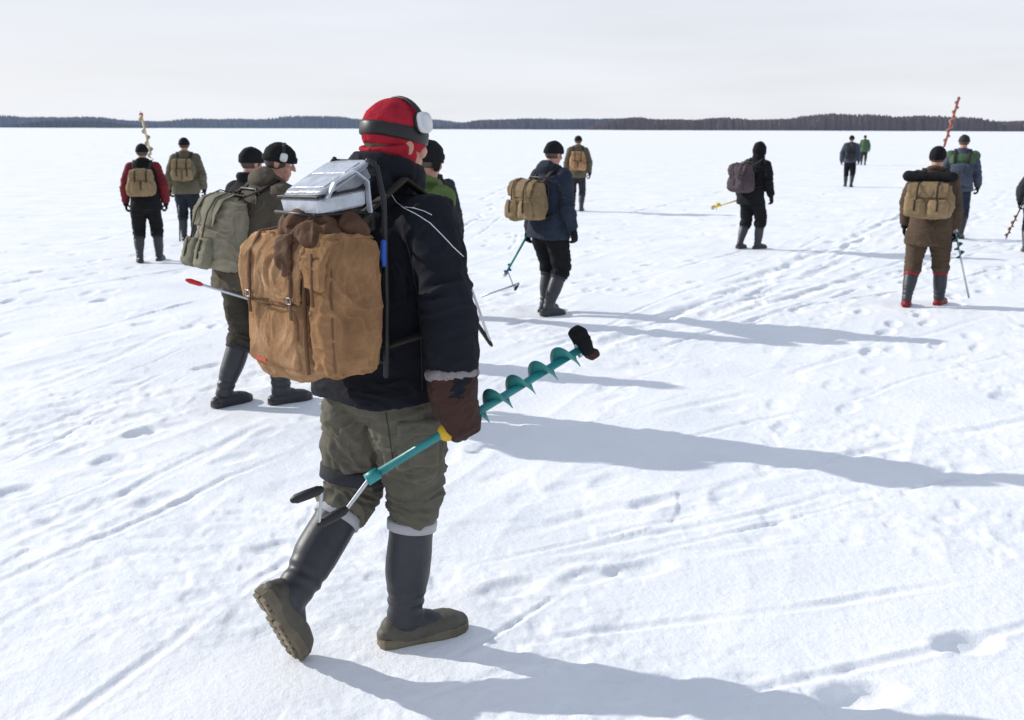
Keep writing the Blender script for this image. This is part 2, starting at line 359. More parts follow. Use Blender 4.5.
def figure(root, E, J, s, c):
    vox = c['vox']; sd = c['seed']
    X = (J['shR']-J['shL']).normalized(); up = (J['chest']-J['pel']).normalized(); fw = up.cross(X).normalized()
    Xp = (J['hipR']-J['hipL']).normalized()
    mb = MB(); hc, f, r, u = J['head'], J['hf'], J['hr'], J['hu']
    mb.ell(hc+u*.03*s, .076*s, .095*s, .088*s, r, f, u); mb.ell(hc+f*.018*s-u*.035*s, .060*s, .074*s, .082*s, r, f, u)
    mb.ell(hc+f*.062*s-u*.095*s, .027*s, .026*s, .024*s, r, f, u)
    mb.loft([hc+f*.088*s+u*.012*s, hc+f*.104*s-u*.012*s, hc+f*.112*s-u*.030*s], [.008*s, .011*s, .015*s], [.008*s, .011*s, .012*s], r, 10, rnd=True)
    for sx in (-1, 1):
        mb.loft([hc+f*.082*s+r*sx*.048*s+u*.022*s, hc+f*.094*s+r*sx*.018*s+u*.026*s], .010*s, None, u, 8, rnd=True)
        mb.ell(hc+f*.070*s+r*sx*.038*s-u*.03*s, .022*s, .02*s, .022*s, r, f, u)
        mb.ell(hc+r*sx*.078*s-u*.008*s-f*.004*s, .010*s, .020*s, .033*s, r, f, u, 12, 8)
    mb.loft([hc+f*.083*s-r*.022*s-u*.060*s, hc+f*.091*s-u*.058*s, hc+f*.083*s+r*.022*s-u*.060*s], .0075*s, None, u, 8, rnd=True)
    mb.loft([hc+f*.082*s-r*.018*s-u*.073*s, hc+f*.088*s-u*.073*s, hc+f*.082*s+r*.018*s-u*.073*s], .0075*s, None, u, 8, rnd=True)
    mb.loft([hc-u*.05*s-f*.01*s, J['neck'], J['chest']], [.058*s, .06*s, .08*s], None, r, 16)
    mb.loft([J['pel']-up*.05*s, J['pel']+up*.1*s, J['chest']-up*.15*s, J['chest']], [.13*s, .12*s, .14*s, .12*s], [.10*s, .09*s, .10*s, .07*s], X, 20, rnd=True)
    for q in 'LR':
        sg = 1 if q == 'R' else -1
        mb.loft([J['chest']+X*sg*.06*s, J['sh'+q], J['el'+q], J['wr'+q]], [.05*s, .048*s, .036*s, .026*s], None, fw, 14, rnd=True)
        mb.loft([J['hip'+q]+V((0, 0, .02)), J['hip'+q].lerp(J['kn'+q], .4), J['kn'+q], J['kn'+q].lerp(J['an'+q], .35), J['an'+q]], [.075*s, .072*s, .052*s, .05*s, .035*s], None, Xp, 14, rnd=True)
        mb.loft([J['an'+q]-J['U'+q]*.06*s-J['F'+q]*.03*s, J['an'+q]-J['U'+q]*.065*s+J['F'+q]*.14*s], .025*s, None, Xp, 10, rnd=True)
        mb.loft([J['an'+q], J['an'+q]-J['U'+q]*.06*s], .03*s, None, Xp, 10, rnd=True)
        hand_prims(mb, J['wr'+q], J['hd'+q], J['hn'+q], J['hs'+q], s, -.002, c.get('curl', .9))
    put(remesh(mb, max(vox*.75, .005), 2), 'body', 'skin', root)
    for sx in (-1, 1):
        mb = MB(); mb.ell(hc+f*.080*s+r*sx*.031*s+u*.006*s, .0115*s, .0115*s, .0115*s, r, f, u, 12, 8)
        put(mb.mesh('eye'), 'eye', 'white', root)
    head_parts(root, J, s, c)
    # ---- jacket
    g = c.get('bulk', 1.0); hem = c.get('hem', -.09)
    mb = MB(); pe, ch = J['pel'], J['chest']
    arms = MB() if c.get('sleevemat') else mb
    fl_ = c.get('flare', .212)
    mb.loft([pe+V((0, 0, hem))*s, pe+V((0, 0, hem*.5))*s, pe, pe.lerp(ch, .3), pe.lerp(ch, .62), pe.lerp(ch, .85), ch, ch.lerp(J['neck'], .55), J['neck']],
            [q*s*g for q in (fl_, fl_*.98, .198, .184, .198, .205, .180, .115, .078)],
            [q*s*g for q in (fl_*.84, fl_*.82, .160, .148, .155, .150, .125, .095, .080)], X, 28, 2.3)
    for q in 'LR':
        sg = 1 if q == 'R' else -1
        a, e, w = J['sh'+q], J['el'+q], J['wr'+q]; ag = c.get('armg', 1.0)*s*g
        arms.loft([ch.lerp(a, .35)-up*.01*s, a-X*sg*.01*s, a.lerp(e, .5), e, e.lerp(w, .5), w-(w-e)*.04],
                  [.080*s*g, .086*ag, .076*ag, .070*ag, .064*ag, .054*ag], None, fw, 20, rnd=False)
        arms.ell(a-X*sg*.02*s, .088*s*g, .088*s*g, .088*s*g)
        arms.ell(e, .070*ag, .070*ag, .070*ag)
    if c.get('collar', True):
        pts = []
        for k in range(20):
            t = 2*math.pi*k/20; pts.append(J['neck']+X*.075*s*math.cos(t)+fw*.085*s*math.sin(t)+up*(.025-.012*math.sin(t))*s)
        mb.loft(pts, .028*s, .034*s, up, 10, closed=True)
    if c.get('hood'):
        mb.ell(J['neck']-fw*.10*s+up*.0*s, .12*s, .06*s, .075*s, X, fw, up)
        mb.ell(J['neck']-fw*.085*s+up*.045*s, .10*s, .045*s, .05*s, X, fw, up)
        if c['hood'] == 'big':
            pts = []
            for k in range(20):
                t = 2*math.pi*k/20; pts.append(J['neck']+X*.092*s*math.cos(t)+fw*(.09*math.sin(t)-.012)*s+up*(.054-.016*math.sin(t))*s)
            mb.loft(pts, .034*s, .032*s, up, 10, closed=True)
    if c.get('hoodup'):
        mb.ell(hc+u*.02*s-f*.020*s, .112*s, .125*s, .145*s, r, f, u)
        mb.loft([hc-u*.05*s-f*.02*s, J['neck'], ch], [.10*s, .11*s, .13*s], None, r, 16)
    segs = [(pe, ch)]; jt = [J['elL'], J['elR'], pe.lerp(ch, .25)]
    for q in 'LR': segs += [(J['sh'+q], J['el'+q]), (J['el'+q], J['wr'+q])]
    me = remesh(mb, vox, 3); wrinkle(me, segs, c.get('jw', .014)*s, c.get('jf', 22), 6, jt, sd, .13*s, c.get('jb', .65), .012, c.get('jfine', 0), 18)
    jk = put(me, 'jacket', c['jmat'], root)
    if c.get('sleevemat'):
        me = remesh(arms, vox, 4); wrinkle(me, segs, .014*s, 22, 6, jt, sd, .13*s); put(me, 'sleeves', c['sleevemat'], root)
    if c.get('yoke'):
        mb = MB(); mb.loft([pe.lerp(ch, .70), pe.lerp(ch, .85), ch, ch.lerp(J['neck'], .45)], [q*s*g*1.06 for q in (.205, .208, .190, .125)], [q*s*g*1.08 for q in (.152, .152, .130, .10)], X, 28, 2.3)
        for q in 'LR': mb.ell(J['sh'+q]*1.0, .095*s*g, .095*s*g, .092*s*g)
        put(remesh(mb, vox, 4), 'shoulder_panel', c['yoke'], jk)
    # ---- trousers
    mb = MB(); tg = c.get('tg', 1.0)*s; bt = c.get('boot_t', .66)
    mb.loft([pe-up*.07*s, pe, pe+up*.1*s], [.160*s, .160*s, .14*s], [.130*s, .130*s, .115*s], Xp, 24, 2.2, True)
    segs = []; jt = []
    for q in 'LR':
        h, k, a = J['hip'+q], J['kn'+q], J['an'+q]; tp = a.lerp(k, bt+.03); th_ = c.get('thigh', 1.)
        mb.loft([h+V((0, 0, .03))*s, h.lerp(k, .35), h.lerp(k, .75), k], [.090*s, .108*tg*th_, .094*tg*th_, .084*tg], [.112*s, .118*tg*th_, .100*tg*th_, .088*tg], Xp, 22)
        mb.loft([k, k.lerp(tp, .5), tp+(k-a).normalized()*.02*s, tp, tp-(k-a).normalized()*.012*s], [.084*tg, .083*tg, .084*tg, .080*tg, .072*tg], None, Xp, 22)
        mb.ell(k, .085*tg, .088*tg, .085*tg)
        segs += [(h, k), (k, a)]; jt += [k, tp, h]
    me = remesh(mb, vox, 3); wrinkle(me, segs, c.get('tw', .014)*s, c.get('tf', 26), 6, jt, sd+20, .10*s, .6, .008, c.get('tfine', 0), 16)
    tr = put(me, 'trousers', c['tmat'], root)
    bm = c.get('bmats', ('rubber', 'rubber', 'rubber', 'charcoal'))
    for q in 'LR':
        boot(root, E, J['kn'+q], J['an'+q], J['F'+q], J['U'+q], s, bt, bm, max(.006, vox*.6), True, c.get('bootr', 1.05), c.get('cap', False))
    for q in 'LR':
        mb = MB(); w, d = J['wr'+q], J['hd'+q].normalized()
        hand_prims(mb, w, d, J['hn'+q], J['hs'+q], s, c.get('ginf', .004), c.get('curl', .9))
        fo = (w-J['el'+q]).normalized()
        cl = c.get('cuff', .035); cr = c.get('cuffr', .045)
        if c.get('mitten') and q == 'R':
            mb.loft([w-fo*cl*s, w, w+d*.04*s, w+d*.085*s, w+d*.115*s], [cr*s*1.10, cr*s*.98, .055*s, .054*s, .035*s], [cr*s*1.08, cr*s*.90, .042*s, .031*s, .022*s], J['hn'+q].cross(d), 20, 2.4)
        else:
            mb.loft([w-fo*cl*s, w+d*.0, w+d*.04*s], [cr*s*1.12, cr*s, .038*s], [cr*s*1.1, cr*s*.85, .024*s], J['hn'+q], 16, rnd=False)
        me = remesh(mb, max(.005, vox*.5), 2)
        if c.get('mitten'): wrinkle(me, [(w, w+d)], .009, 30, 12, seed=8, fine=.004, ff=20)
        gl = put(me, 'glove', c.get('gmat', 'black'), root)
        if c.get('cufftrim') and q == 'R':
            mb = MB(); a0 = J['hn'+q]; pts = []
            b0 = fo.cross(a0).normalized(); a1 = b0.cross(fo).normalized()
            for k in range(48):
                t = 2*math.pi*k/48; pts.append(w-fo*cl*s+a1*cr*s*1.05*math.cos(t)+b0*cr*s*1.05*math.sin(t))
            mb.loft(pts, .014*s, .012*s, fo, 14, closed=True); me = mb.mesh('trim')
            wrinkle(me, [(w, w+fo)], .010, 90, 80, seed=3, fine=.004); put(me, 'fleece_cuff', c['cufftrim'], gl)
    return dict(jacket=jk, trousers=tr, X=X, up=up, fw=fw)

def std_joints(s, c):
    ln = c.get('lean', .06); J = {}
    def P(x, y, z): return V((x, y, z))*s
    J['pel'] = P(0, 0, .95); J['chest'] = P(0, ln, 1.43-ln*.1); J['neck'] = P(0, ln*1.15+.005, 1.515-ln*.15); J['head'] = P(0, ln*1.3+.03+c.get('hfwd', 0), 1.665-ln*.15)
    hy = R(c.get('hyaw', 0)); hp = R(c.get('hpitch', 8))
    f0 = V((math.sin(hy), math.cos(hy), 0)); J['hr'] = V((math.cos(hy), -math.sin(hy), 0))
    J['hf'] = (f0*math.cos(hp)-V((0, 0, 1))*math.sin(hp)); J['hu'] = J['hr'].cross(J['hf'])
    ph = c.get('walk', 'A')
    st = {'A': ((.24, .10, 0), (-.24, .165, 32)), 'B': ((-.24, .165, 32), (.24, .10, 0)), 'S': ((.07, .10, 0), (-.08, .11, 6)), 'T': ((-.10, .115, 8), (.12, .10, 0)),
          'V': ((-.15, .105, 3), (.17, .10, 0)), 'C': ((.17, .10, 0), (-.18, .14, 22))}[ph]
    for q, sg, (y, z, p) in (('L', -1, st[0]), ('R', 1, st[1])):
        J['hip'+q] = P(sg*.095, 0, .93); J['an'+q] = P(sg*(.10+c.get('spread', 0)), y, z)
        to = R(8*sg); F0 = V((math.sin(to), math.cos(to), 0)); p = R(p)
        J['F'+q] = F0*math.cos(p)-V((0, 0, 1))*math.sin(p); J['U'+q] = F0*math.sin(p)+V((0, 0, 1))*math.cos(p)
        J['kn'+q] = ik(J['hip'+q], J['an'+q], .435*s, .43*s, V((sg*.15, 1, 0)))
        J['sh'+q] = P(sg*.19, ln, 1.43-ln*.1)
        sw = {'A': -1, 'B': 1, 'S': 0, 'T': 0, 'V': .6, 'C': -.6}[ph]*(1 if q == 'L' else -1)
        dflt = (sg*.29, ln+.04+.12*sw, .90)
        hp_ = c.get('hand'+q); Hh = V(hp_) if hp_ is not None else P(*dflt)
        pole = V((sg*.5, -1, 0))
        J['el'+q] = ik(J['sh'+q], Hh, .29*s, .265*s, pole)
        if (Hh-J['sh'+q]).length > .555*s: Hh = J['sh'+q]+(Hh-J['sh'+q]).normalized()*.555*s; J['el'+q] = J['sh'+q].lerp(Hh, .52)
        J['wr'+q] = Hh
        d = (Hh-J['el'+q]).normalized(); J['hd'+q] = (d+V((0, 0, -.3))).normalized()
        J['hn'+q] = V((-sg, .1, 0)); J['hs'+q] = 0
        a = J['hd'+q].cross((J['hn'+q]-J['hd'+q]*J['hn'+q].dot(J['hd'+q])).normalized())
        J['hs'+q] = 1 if a.y > 0 else -1
    return J

def rucksack(E, yaw, s, J, label, w=.38, d=.20, h=.42, z0=.98, mat='canvas_khaki', flapmat=None, pockets=2, roll=None, vox=.010, seed=1, tilt=0, yo=0., xo=0., sq=3.1):
    """worn canvas rucksack with flap, outer pockets, carrying frame and shoulder straps; own top-level thing"""
    by = -(.165*s+d*s/2+.02*s)+yo
    base = V((xo, by, z0*s))
    root = empty('rucksack', E @ base, yaw, label, 'backpack')
    def L(x, y, z): return V((x*s, y*s+z*tilt*s, z*s))
    mb = MB()
    mb.loft([L(0, 0, z) for z in (0, .02, .12, h*.6, h*.9, h)], [q*w*s for q in (.38, .48, .53, .49, .42, .30)], [q*d*s for q in (.36, .52, .62, .54, .42, .26)], V((1, 0, 0)), 28, sq)
    me = remesh(mb, vox*.8, 4); wrinkle(me, [(L(0, 0, 0), L(0, 0, h))], .018*s, 16, 7, [L(0, -d/2, h*.8)], seed, .2, .6, .03*s)
    put(me, 'bag', mat, root)
    fm = flapmat or mat
    mb = MB()
    mb.loft([L(0, -d*.60, h*.60), L(0, -d*.60, h*.78), L(0, -d*.46, h*.95), L(0, -.02, h*1.03), L(0, d*.34, h*.98)], [w*.38*s, w*.43*s, w*.43*s, w*.40*s, w*.34*s], [.008*s]*5, V((1, 0, 0)), 20, 3)
    me = remesh(mb, vox*.7, 2); wrinkle(me, [(L(-1, 0, h), L(1, 0, h))], .015*s, 16, 6, [], seed+3, sag=.02*s)
    put(me, 'flap', fm, root)
    for k in range(pockets):
        x = (k-(pockets-1)/2)*w*.46; pw = w*.21 if pockets > 1 else w*.36
        mb = MB(); mb.loft([L(x, -d*.62, z) for z in (.03, .05, .16, .21)], [pw*.85*s, pw*s, pw*s, pw*.8*s], [.02*s, .035*s, .035*s, .02*s], V((1, 0, 0)), 20, 3.2)
        me = remesh(mb, vox*.7, 3); wrinkle(me, [(L(0, 0, 0), L(0, 0, 1))], .012*s, 18, 8, [], seed+5+k)
        pk = put(me, 'pocket', fm, root)
        mb = MB(); mb.loft([L(x, -d*.62-.036, .21), L(x, -d*.62-.042, .15), L(x, -d*.62-.040, .09)], .011*s, .003*s, V((1, 0, 0)), 8)
        put(mb.mesh('strap'), 'pocket_strap', 'strap', pk)
    for x in (-w*.20, w*.20):
        mb = MB(); mb.loft([L(x, -d*.70, h*.40), L(x, -d*.71, h*.62), L(x, -d*.68, h*.80), L(x, -d*.52, h*.98), L(x, -.02, h*1.07), L(x, d*.3, h*1.02)], .010*s, .004*s, V((1, 0, 0)), 8)
        put(mb.mesh('strap'), 'flap_strap', 'strap', root)
    mb = MB(); fy = d*.56+.012
    mb.loft([L(-w*.36, fy, .02), L(-w*.36, fy, h*.9), L(-w*.26, fy, h*1.08), L(w*.26, fy, h*1.08), L(w*.36, fy, h*.9), L(w*.36, fy, .02)], .009*s, None, V((0, 1, 0)), 10)
    put(mb.mesh('frame'), 'carrying_frame', 'blackplastic', root)
    if roll:
        mb = MB(); mb.loft([L(-w*.45, -.01, h*1.05+.05), L(w*.45, -.01, h*1.05+.05)], .055*s, None, V((0, 1, 0)), 18, rnd=True)
        me = remesh(mb, vox*.8, 2); wrinkle(me, [(L(-1, 0, 0), L(1, 0, 0))], .014*s, 22, 10, [], seed+9); put(me, 'rolled_bundle', roll, root)
    cz = J['chest'].z; cy = J['chest'].y
    for sg in (-1, 1):
        pts = [V((sg*.10*s, base.y+d*.4*s, base.z+h*.92*s)), V((sg*.115*s, cy-.13*s, cz+.05*s)), V((sg*.12*s, cy-.0*s, cz+.118*s)), V((sg*.125*s, cy+.12*s, cz+.01*s)), V((sg*.13*s, cy+.172*s, cz-.14*s)),
               V((sg*.155*s, cy+.13*s, cz-.28*s)), V((sg*.20*s, cy*.5, cz-.33*s)), V((sg*.15*s, base.y+d*.5*s, base.z+.04*s))]
        mb = MB(); mb.loft([p-base for p in pts], .026*s, .006*s, V((1, 0, 0)), 10, 3)
        put(mb.mesh('strap'), 'shoulder_strap', 'strap', root)
    return root

def helix(mb, A, B, R0, R1, pitch, ri, th=.003, phase=0, cone=0):
    d = B-A; L = d.length; d.normalize(); a = d.orthogonal().normalized(); b = d.cross(a)
    n = max(12, int(L/pitch*36)); base = len(mb.v)
    for i in range(n+1):
        z = L*i/n; ph = phase+2*math.pi*z/pitch; e = a*math.cos(ph)+b*math.sin(ph)
        Ro = (R0+(R1-R0)*i/n)*min(1, .35+i/10)*min(1, .5+(n-i)/10)
        for rr, hh in ((ri, -th), (Ro, cone-th*.7), (Ro, cone+th*.7), (ri, th)):
            mb.v.append(A+d*(z+hh)+e*rr)
    for i in range(n): mb.ring_faces(base+i*4, base+(i+1)*4, 4)
    mb.f.append((base, base+1, base+2, base+3)); q = base+n*4; mb.f.append((q+3, q+2, q+1, q))

def auger(label, A, B, fl, Ro, mshaft, mflight, crank=(), grips=(), cover=None, tipm='steel', group=None, rs=.011, pitch=.085, phase=0, th=.003, cone=0):
    """ice auger: A crank end of the shaft, B cutting end"""
    o = A if A.z < B.z else B
    root = empty('ice_auger', o, 0, label, 'ice auger', group)
    d = (B-A).normalized(); a = A-o; b = B-o
    mb = MB(); mb.loft([a, b-d*.01], rs, None, V((0, 1, .1)), 14); put(mb.mesh('shaft'), 'shaft', mshaft, root)
    if fl > 0:
        mb = MB(); helix(mb, b-d*fl, b-d*.02, Ro, Ro, pitch, rs*.8, th, phase, cone); put(mb.mesh('flight'), 'spiral_flight', mflight, root)
        mb = MB(); mb.loft([b-d*.03, b+d*.012], Ro*.55, .004, V((0, 0, 1)), 10, 4); mb.loft([b-d*.02, b+d*.035], [rs*.8, .002], None, V((0, 0, 1)), 10)
        put(mb.mesh('blade'), 'cutting_blade', tipm, root)
    if crank:
        mb = MB(); pts = [p-o for p in crank]
        mb.loft([a+d*.03, a-d*.012], rs*1.5, None, V((0, 1, .1)), 14)
        mb2 = MB()
        mb2.loft(pts, .0065, None, V((.1, 1, .1)), 10, rnd=True)
        cr = put(mb2.mesh('crank'), 'crank_rod', 'steel', root)
        put(mb.mesh('socket'), 'crank_socket', mshaft, root)
        for i, j, rr in grips:
            mb = MB(); p, q = pts[i], pts[j]
            mb.loft([p.lerp(q, .06), p.lerp(q, .12), p.lerp(q, .5), p.lerp(q, .9), p.lerp(q, .98)], [rr*.8, rr, rr*1.08, rr, rr*.75], None, V((0, 1, .1)), 16, rnd=True)
            put(mb.mesh('grip'), 'grip', 'blackplastic', cr)
    if cover:
        mb = MB(); X = d; Z = (V((0, 0, 1))-d*d.z).normalized(); Y = Z.cross(X)
        mb.box(b+d*.0+Z*.02, .022, .028, .048, X, Y, Z, .4)
        me = remesh(mb, .004, 3); wrinkle(me, [(b, b+Z)], .010, 30, 14, seed=6, sag=.01)
        cv = put(me, 'blade_cover', cover[0], root)
        mb = MB(); mb.box(b+d*.016-Z*.035, .020, .026, .016, X, Y, Z, .4); put(remesh(mb, .005, 2), 'cover_strap', cover[1], cv)
    return root

# ============================================================ THE LARGE FOREGROUND WALKER
YAW = 43
base0 = V((-.43, 3.2, 0)); E0 = frame(base0, YAW); I0 = E0.inverted(); r3 = I0.to_3x3()
rtW = V((math.cos(R(YAW)), -math.sin(R(YAW)), 0))
AA = W(370, 478, 2.87); BB = W(584, 347, 3.20)
ad = (BB-AA).normalized(); Gp = AA+(BB-AA)*.405
dH = V((-.05, 0, -1)); dH = (dH-ad*dH.dot(ad)).normalized()
nH = ad.cross(dH); nH = nH if nH.dot(-rtW) > 0 else -nH
nH.normalize()
wrR = Gp-dH*.088-nH*.034
Jw = dict(pel=V((-.43, 3.2, .985)), chest=V((-.405, 3.225, 1.475)), neck=V((-.395, 3.24, 1.560)), head=V((-.378, 3.262, 1.706)),
          hipR=V((-.43, 3.2, .95))+rtW*.10, hipL=V((-.43, 3.2, .95))-rtW*.10,
          knR=W(415, 488, 3.21), anR=V((-.372, 3.17, .105)), knL=W(354, 488, 3.27), anL=V((-.715, 3.03, .255)),
          shR=V((-.405, 3.225, 1.47))+rtW*.205, shL=V((-.405, 3.225, 1.47))-rtW*.205,
          elR=W(446, 297, 3.0), wrR=wrR, elL=V((-.60, 3.50, 1.24)), wrL=V((-.40, 3.60, 1.12)))
J0 = {k: I0 @ v for k, v in Jw.items()}
hy = R(5); hp = R(0)
f0 = V((math.sin(hy), math.cos(hy), 0)); J0['hr'] = V((math.cos(hy), -math.sin(hy), 0)); J0['hf'] = f0*math.cos(hp)-V((0, 0, 1))*math.sin(hp); J0['hu'] = J0['hr'].cross(J0['hf'])
J0['FR'] = r3 @ V((.90, .43, 0)); J0['UR'] = V((0, 0, 1))
J0['FL'] = r3 @ V((.26, .34, -.905)); J0['UL'] = r3 @ V((.66, .62, .42))
J0['hdR'] = r3 @ dH; J0['hnR'] = r3 @ nH
ta = J0['hdR'].cross(J0['hnR']); J0['hsR'] = 1 if ta.y > 0 else -1
J0['hdL'] = (r3 @ V((.8, .2, -.3))).normalized(); J0['hnL'] = r3 @ V((.3, -.9, 0)); J0['hsL'] = 1
root0 = empty('person', base0, YAW, 'large foreground person in black jacket and olive trousers, red cap and ear defenders, mid stride', 'person')
hipR, knR = J0['hipR'], J0['knR']
c0 = dict(vox=.006, seed=11, jmat='navy_black', tmat='olive_trouser', bulk=1.0, armg=1.14, hem=-.085, flare=.232, hood='big', hatmat='crimson', hatlow=-28, hattilt=.20, brimmat='blackplastic', bandw=.022, bandz=.004, bando=.001, hatbig=.96,
          gaiter='crimson', muffs='white', bandmat='blackplastic', cupk=.86, muffup=.042, muffwd=.026, muffr=.101, gmat='leather', ginf=.006, cuff=.088, cuffr=.066, mitten=True, cufftrim='fleece', curl=1.25, boot_t=.74, tg=1.02, thigh=1.07, bootr=1.03, cap=True,
          bmats=('rubber', 'boot_taupe', 'sole', 'boot_trim'), jw=.013, jf=15, jb=.45, jfine=.005, tw=.015, tf=24, tfine=.009)
p0 = figure(root0, E0, J0, 1.03, c0)
Xc = V((.90, -.42, -.1)).normalized(); Zc = (V((0, 0, 1))-Xc*Xc.z).normalized(); Yc = Zc.cross(Xc)
qc = hipR.lerp(knR, .50)+V((.092, -.044, 0))
mb = MB(); mb.box(qc, .014, .064, .080, Xc, Yc, Zc, .5)
me = remesh(mb, .005, 2); wrinkle(me, [(hipR, knR)], .009, 22, 9, [], 61, fine=.005, ff=16); cp = put(me, 'cargo_pocket', 'olive_trouser', root0)
mb = MB(); mb.box(qc+Zc*.064+Xc*.010, .013, .070, .024, Xc, Yc, Zc, .5)
me = remesh(mb, .004, 2); wrinkle(me, [(hipR, knR)], .006, 22, 9, [], 62, fine=.004, ff=16); put(me, 'pocket_flap', 'olive_trouser', cp)
def bvh_of(ob, E):
    me = ob.data; return BVHTree.FromPolygons([E @ v.co for v in me.vertices], [tuple(p.vertices) for p in me.polygons])
bj = bvh_of(p0['jacket'], E0); bt = bvh_of(p0['trousers'], E0)
def on_surface(bv, pix, lift=.002, n=10):
    pts = []
    for (a, b), (c, d) in zip(pix[:-1], pix[1:]):
        for k in range(n):
            x = a+(c-a)*k/n; y = b+(d-b)*k/n
            h = bv.ray_cast(V((0, 0, HC)), ray(x, y).normalized())
            if h[0] is not None: pts.append(I0 @ (h[0]+h[1]*lift*(1 if h[1].dot(ray(x, y)) < 0 else -1)))
    return pts
def line_on(bv, pix, name, mat, r, parent, n=10):
    pts = on_surface(bv, pix, r*.5, n)
    if len(pts) > 2:
        mb = MB(); mb.loft(pts, r, None, V((.3, .2, .9)), 8); put(mb.mesh(name), name, mat, parent)
line_on(bj, [(391, 194), (396, 202), (404, 208), (416, 214), (430, 223), (442, 235), (453, 247), (466, 259)], 'reflective_piping', 'white', .0015, p0['jacket'], 5)
line_on(bj, [(404, 207), (414, 208), (424, 211), (434, 216)], 'reflective_piping', 'white', .0012, p0['jacket'], 5)
line_on(bj, [(405, 236), (412, 262), (418, 300), (421, 350), (422, 395)], 'side_seam', 'charcoal', .002, p0['jacket'])
line_on(bt, [(386, 412), (390, 440), (394, 470)], 'trouser_seam', 'dark_olive', .0018, p0['trousers'])
k, h = J0['knL'], J0['hipL']; u = (h-k).normalized()
mb = MB(); q = k.lerp(h, .16); mb.loft([q-u*.024, q-u*.018, q+u*.018, q+u*.024], [.109, .117, .117, .109], [.112, .121, .121, .112], V((1, 0, 0)), 36)
me = mb.mesh('band'); wrinkle(me, [(k, h)], .008, 20, 9, seed=2); put(me, 'knee_strap', 'charcoal', root0)
gl = I0 @ Gp
mb = MB(); hx = r3 @ ad
mb.loft([gl-hx*.056+(r3 @ dH)*.004, gl+hx*.035+(r3 @ dH)*.004], [.028, .029], [.026, .027], V((0, 0, 1)), 16, rnd=True)
me = mb.mesh('y'); wrinkle(me, [(gl, gl+hx)], .004, 40, 20, seed=5); put(me, 'glove_palm', 'yellow', root0)

auger('teal ice auger held low in the brown mitten of the large foreground person', AA, BB, .46, .048, 'teal', 'teal_light',
      crank=[AA, W(347, 509, 2.83), W(319, 524, 2.80), W(322, 489, 2.76), W(293, 500, 2.74)], grips=[(1, 2, .0145), (3, 4, .0145)], cover=('black', 'leather'), rs=.0128, pitch=.090, phase=.3, th=.0022, cone=.006)

# ---- old tan pack with frame and grey case, worn by the foreground person
PO = V((.045, -.285, 1.040))
pk = empty('rucksack', E0 @ PO, YAW, 'big worn tan canvas bag with grey case on top, worn by the large foreground person', 'backpack')
X1 = V((1, 0, 0)); Y1 = V((0, 1, 0)); Z1 = V((0, 0, 1))
mb = MB()
mb.loft([V((x, y, z)) for x, y, z in ((-.050, .0, .0), (-.050, -.004, .010), (-.050, -.008, .08), (-.048, -.006, .20), (-.044, .002, .31), (-.040, .008, .375), (-.040, .010, .388))], [.132, .146, .150, .145, .139, .134, .126], [.094, .108, .114, .108, .100, .092, .080], X1, 48, 5.5)
me = remesh(mb, .0045, 1); wrinkle(me, [(V((-.04, 0, 0)), V((.0, 0, .4)))], .007, 11, 8, [V((0, -.1, .30)), V((-.13, -.1, .2)), V((.0, -.1, .05))], 31, .12, .6, .010, .006, 17); put(me, 'bag', 'canvas', pk)
mb = MB()
mb.loft([V((x, y, z)) for x, y, z in ((.162, -.012, .008), (.164, -.012, .02), (.165, -.016, .10), (.163, -.012, .24), (.160, -.008, .36), (.158, .0, .400))], [.038, .046, .049, .047, .045, .040], [.082, .098, .106, .104, .100, .088], X1, 40, 4.8)
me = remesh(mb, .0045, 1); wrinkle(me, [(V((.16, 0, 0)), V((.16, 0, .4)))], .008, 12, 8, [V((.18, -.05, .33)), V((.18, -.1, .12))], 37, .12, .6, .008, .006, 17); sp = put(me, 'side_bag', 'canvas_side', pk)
mb = MB()
mb.loft([V((-.048, -.122, .215)), V((-.048, -.126, .28)), V((-.046, -.118, .350)), V((-.043, -.085, .392)), V((-.040, -.0, .402)), V((-.036, .07, .392))], [.137, .148, .148, .145, .140, .126], [.0035, .0045, .005, .005, .005, .004], X1, 44, 5)
me = remesh(mb, .0038, 1); wrinkle(me, [(V((-1, 0, 0)), V((1, 0, 0)))], .008, 12, 8, [V((-.05, -.12, .33))], 41, .1, .5, .008, .006, 16); fl = put(me, 'flap', 'canvas', pk)
mb = MB(); mb.loft([V((.164, -.126, .27)), V((.164, -.124, .34)), V((.162, -.089, .398)), V((.161, .0, .412)), V((.158, .075, .40))], [.042, .048, .049, .048, .041], .0045, X1, 26, 5)
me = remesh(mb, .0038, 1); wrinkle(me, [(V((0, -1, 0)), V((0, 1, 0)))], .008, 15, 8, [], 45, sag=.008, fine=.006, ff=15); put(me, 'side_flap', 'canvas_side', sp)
mb = MB()
mb.loft([V((-.050, -.114, z)) for z in (.018, .030, .16, .195)], [.108, .120, .120, .108], [.008, .014, .014, .008], X1, 34, 7)
me = remesh(mb, .0038, 1); wrinkle(me, [(V((0, 0, 0)), V((0, 0, .4)))], .007, 14, 8, [], 33, sag=.006, fine=.005, ff=16); pc = put(me, 'pocket', 'canvas', pk)
def cordm(pts, r, mat, par, nm='edge_binding'):
    mb = MB(); mb.loft(pts, r, None, X1, 8); me = mb.mesh('c'); wrinkle(me, [(V((0, 0, 0)), V((0, 0, 1)))], .002, 40, 20, seed=9); put(me, nm, mat, par)
cordm([V((.109, -.114, .012)), V((.111, -.122, .10)), V((.109, -.118, .25)), V((.107, -.108, .36)), V((.105, -.06, .402))], .006, 'canvas_trim', pk)
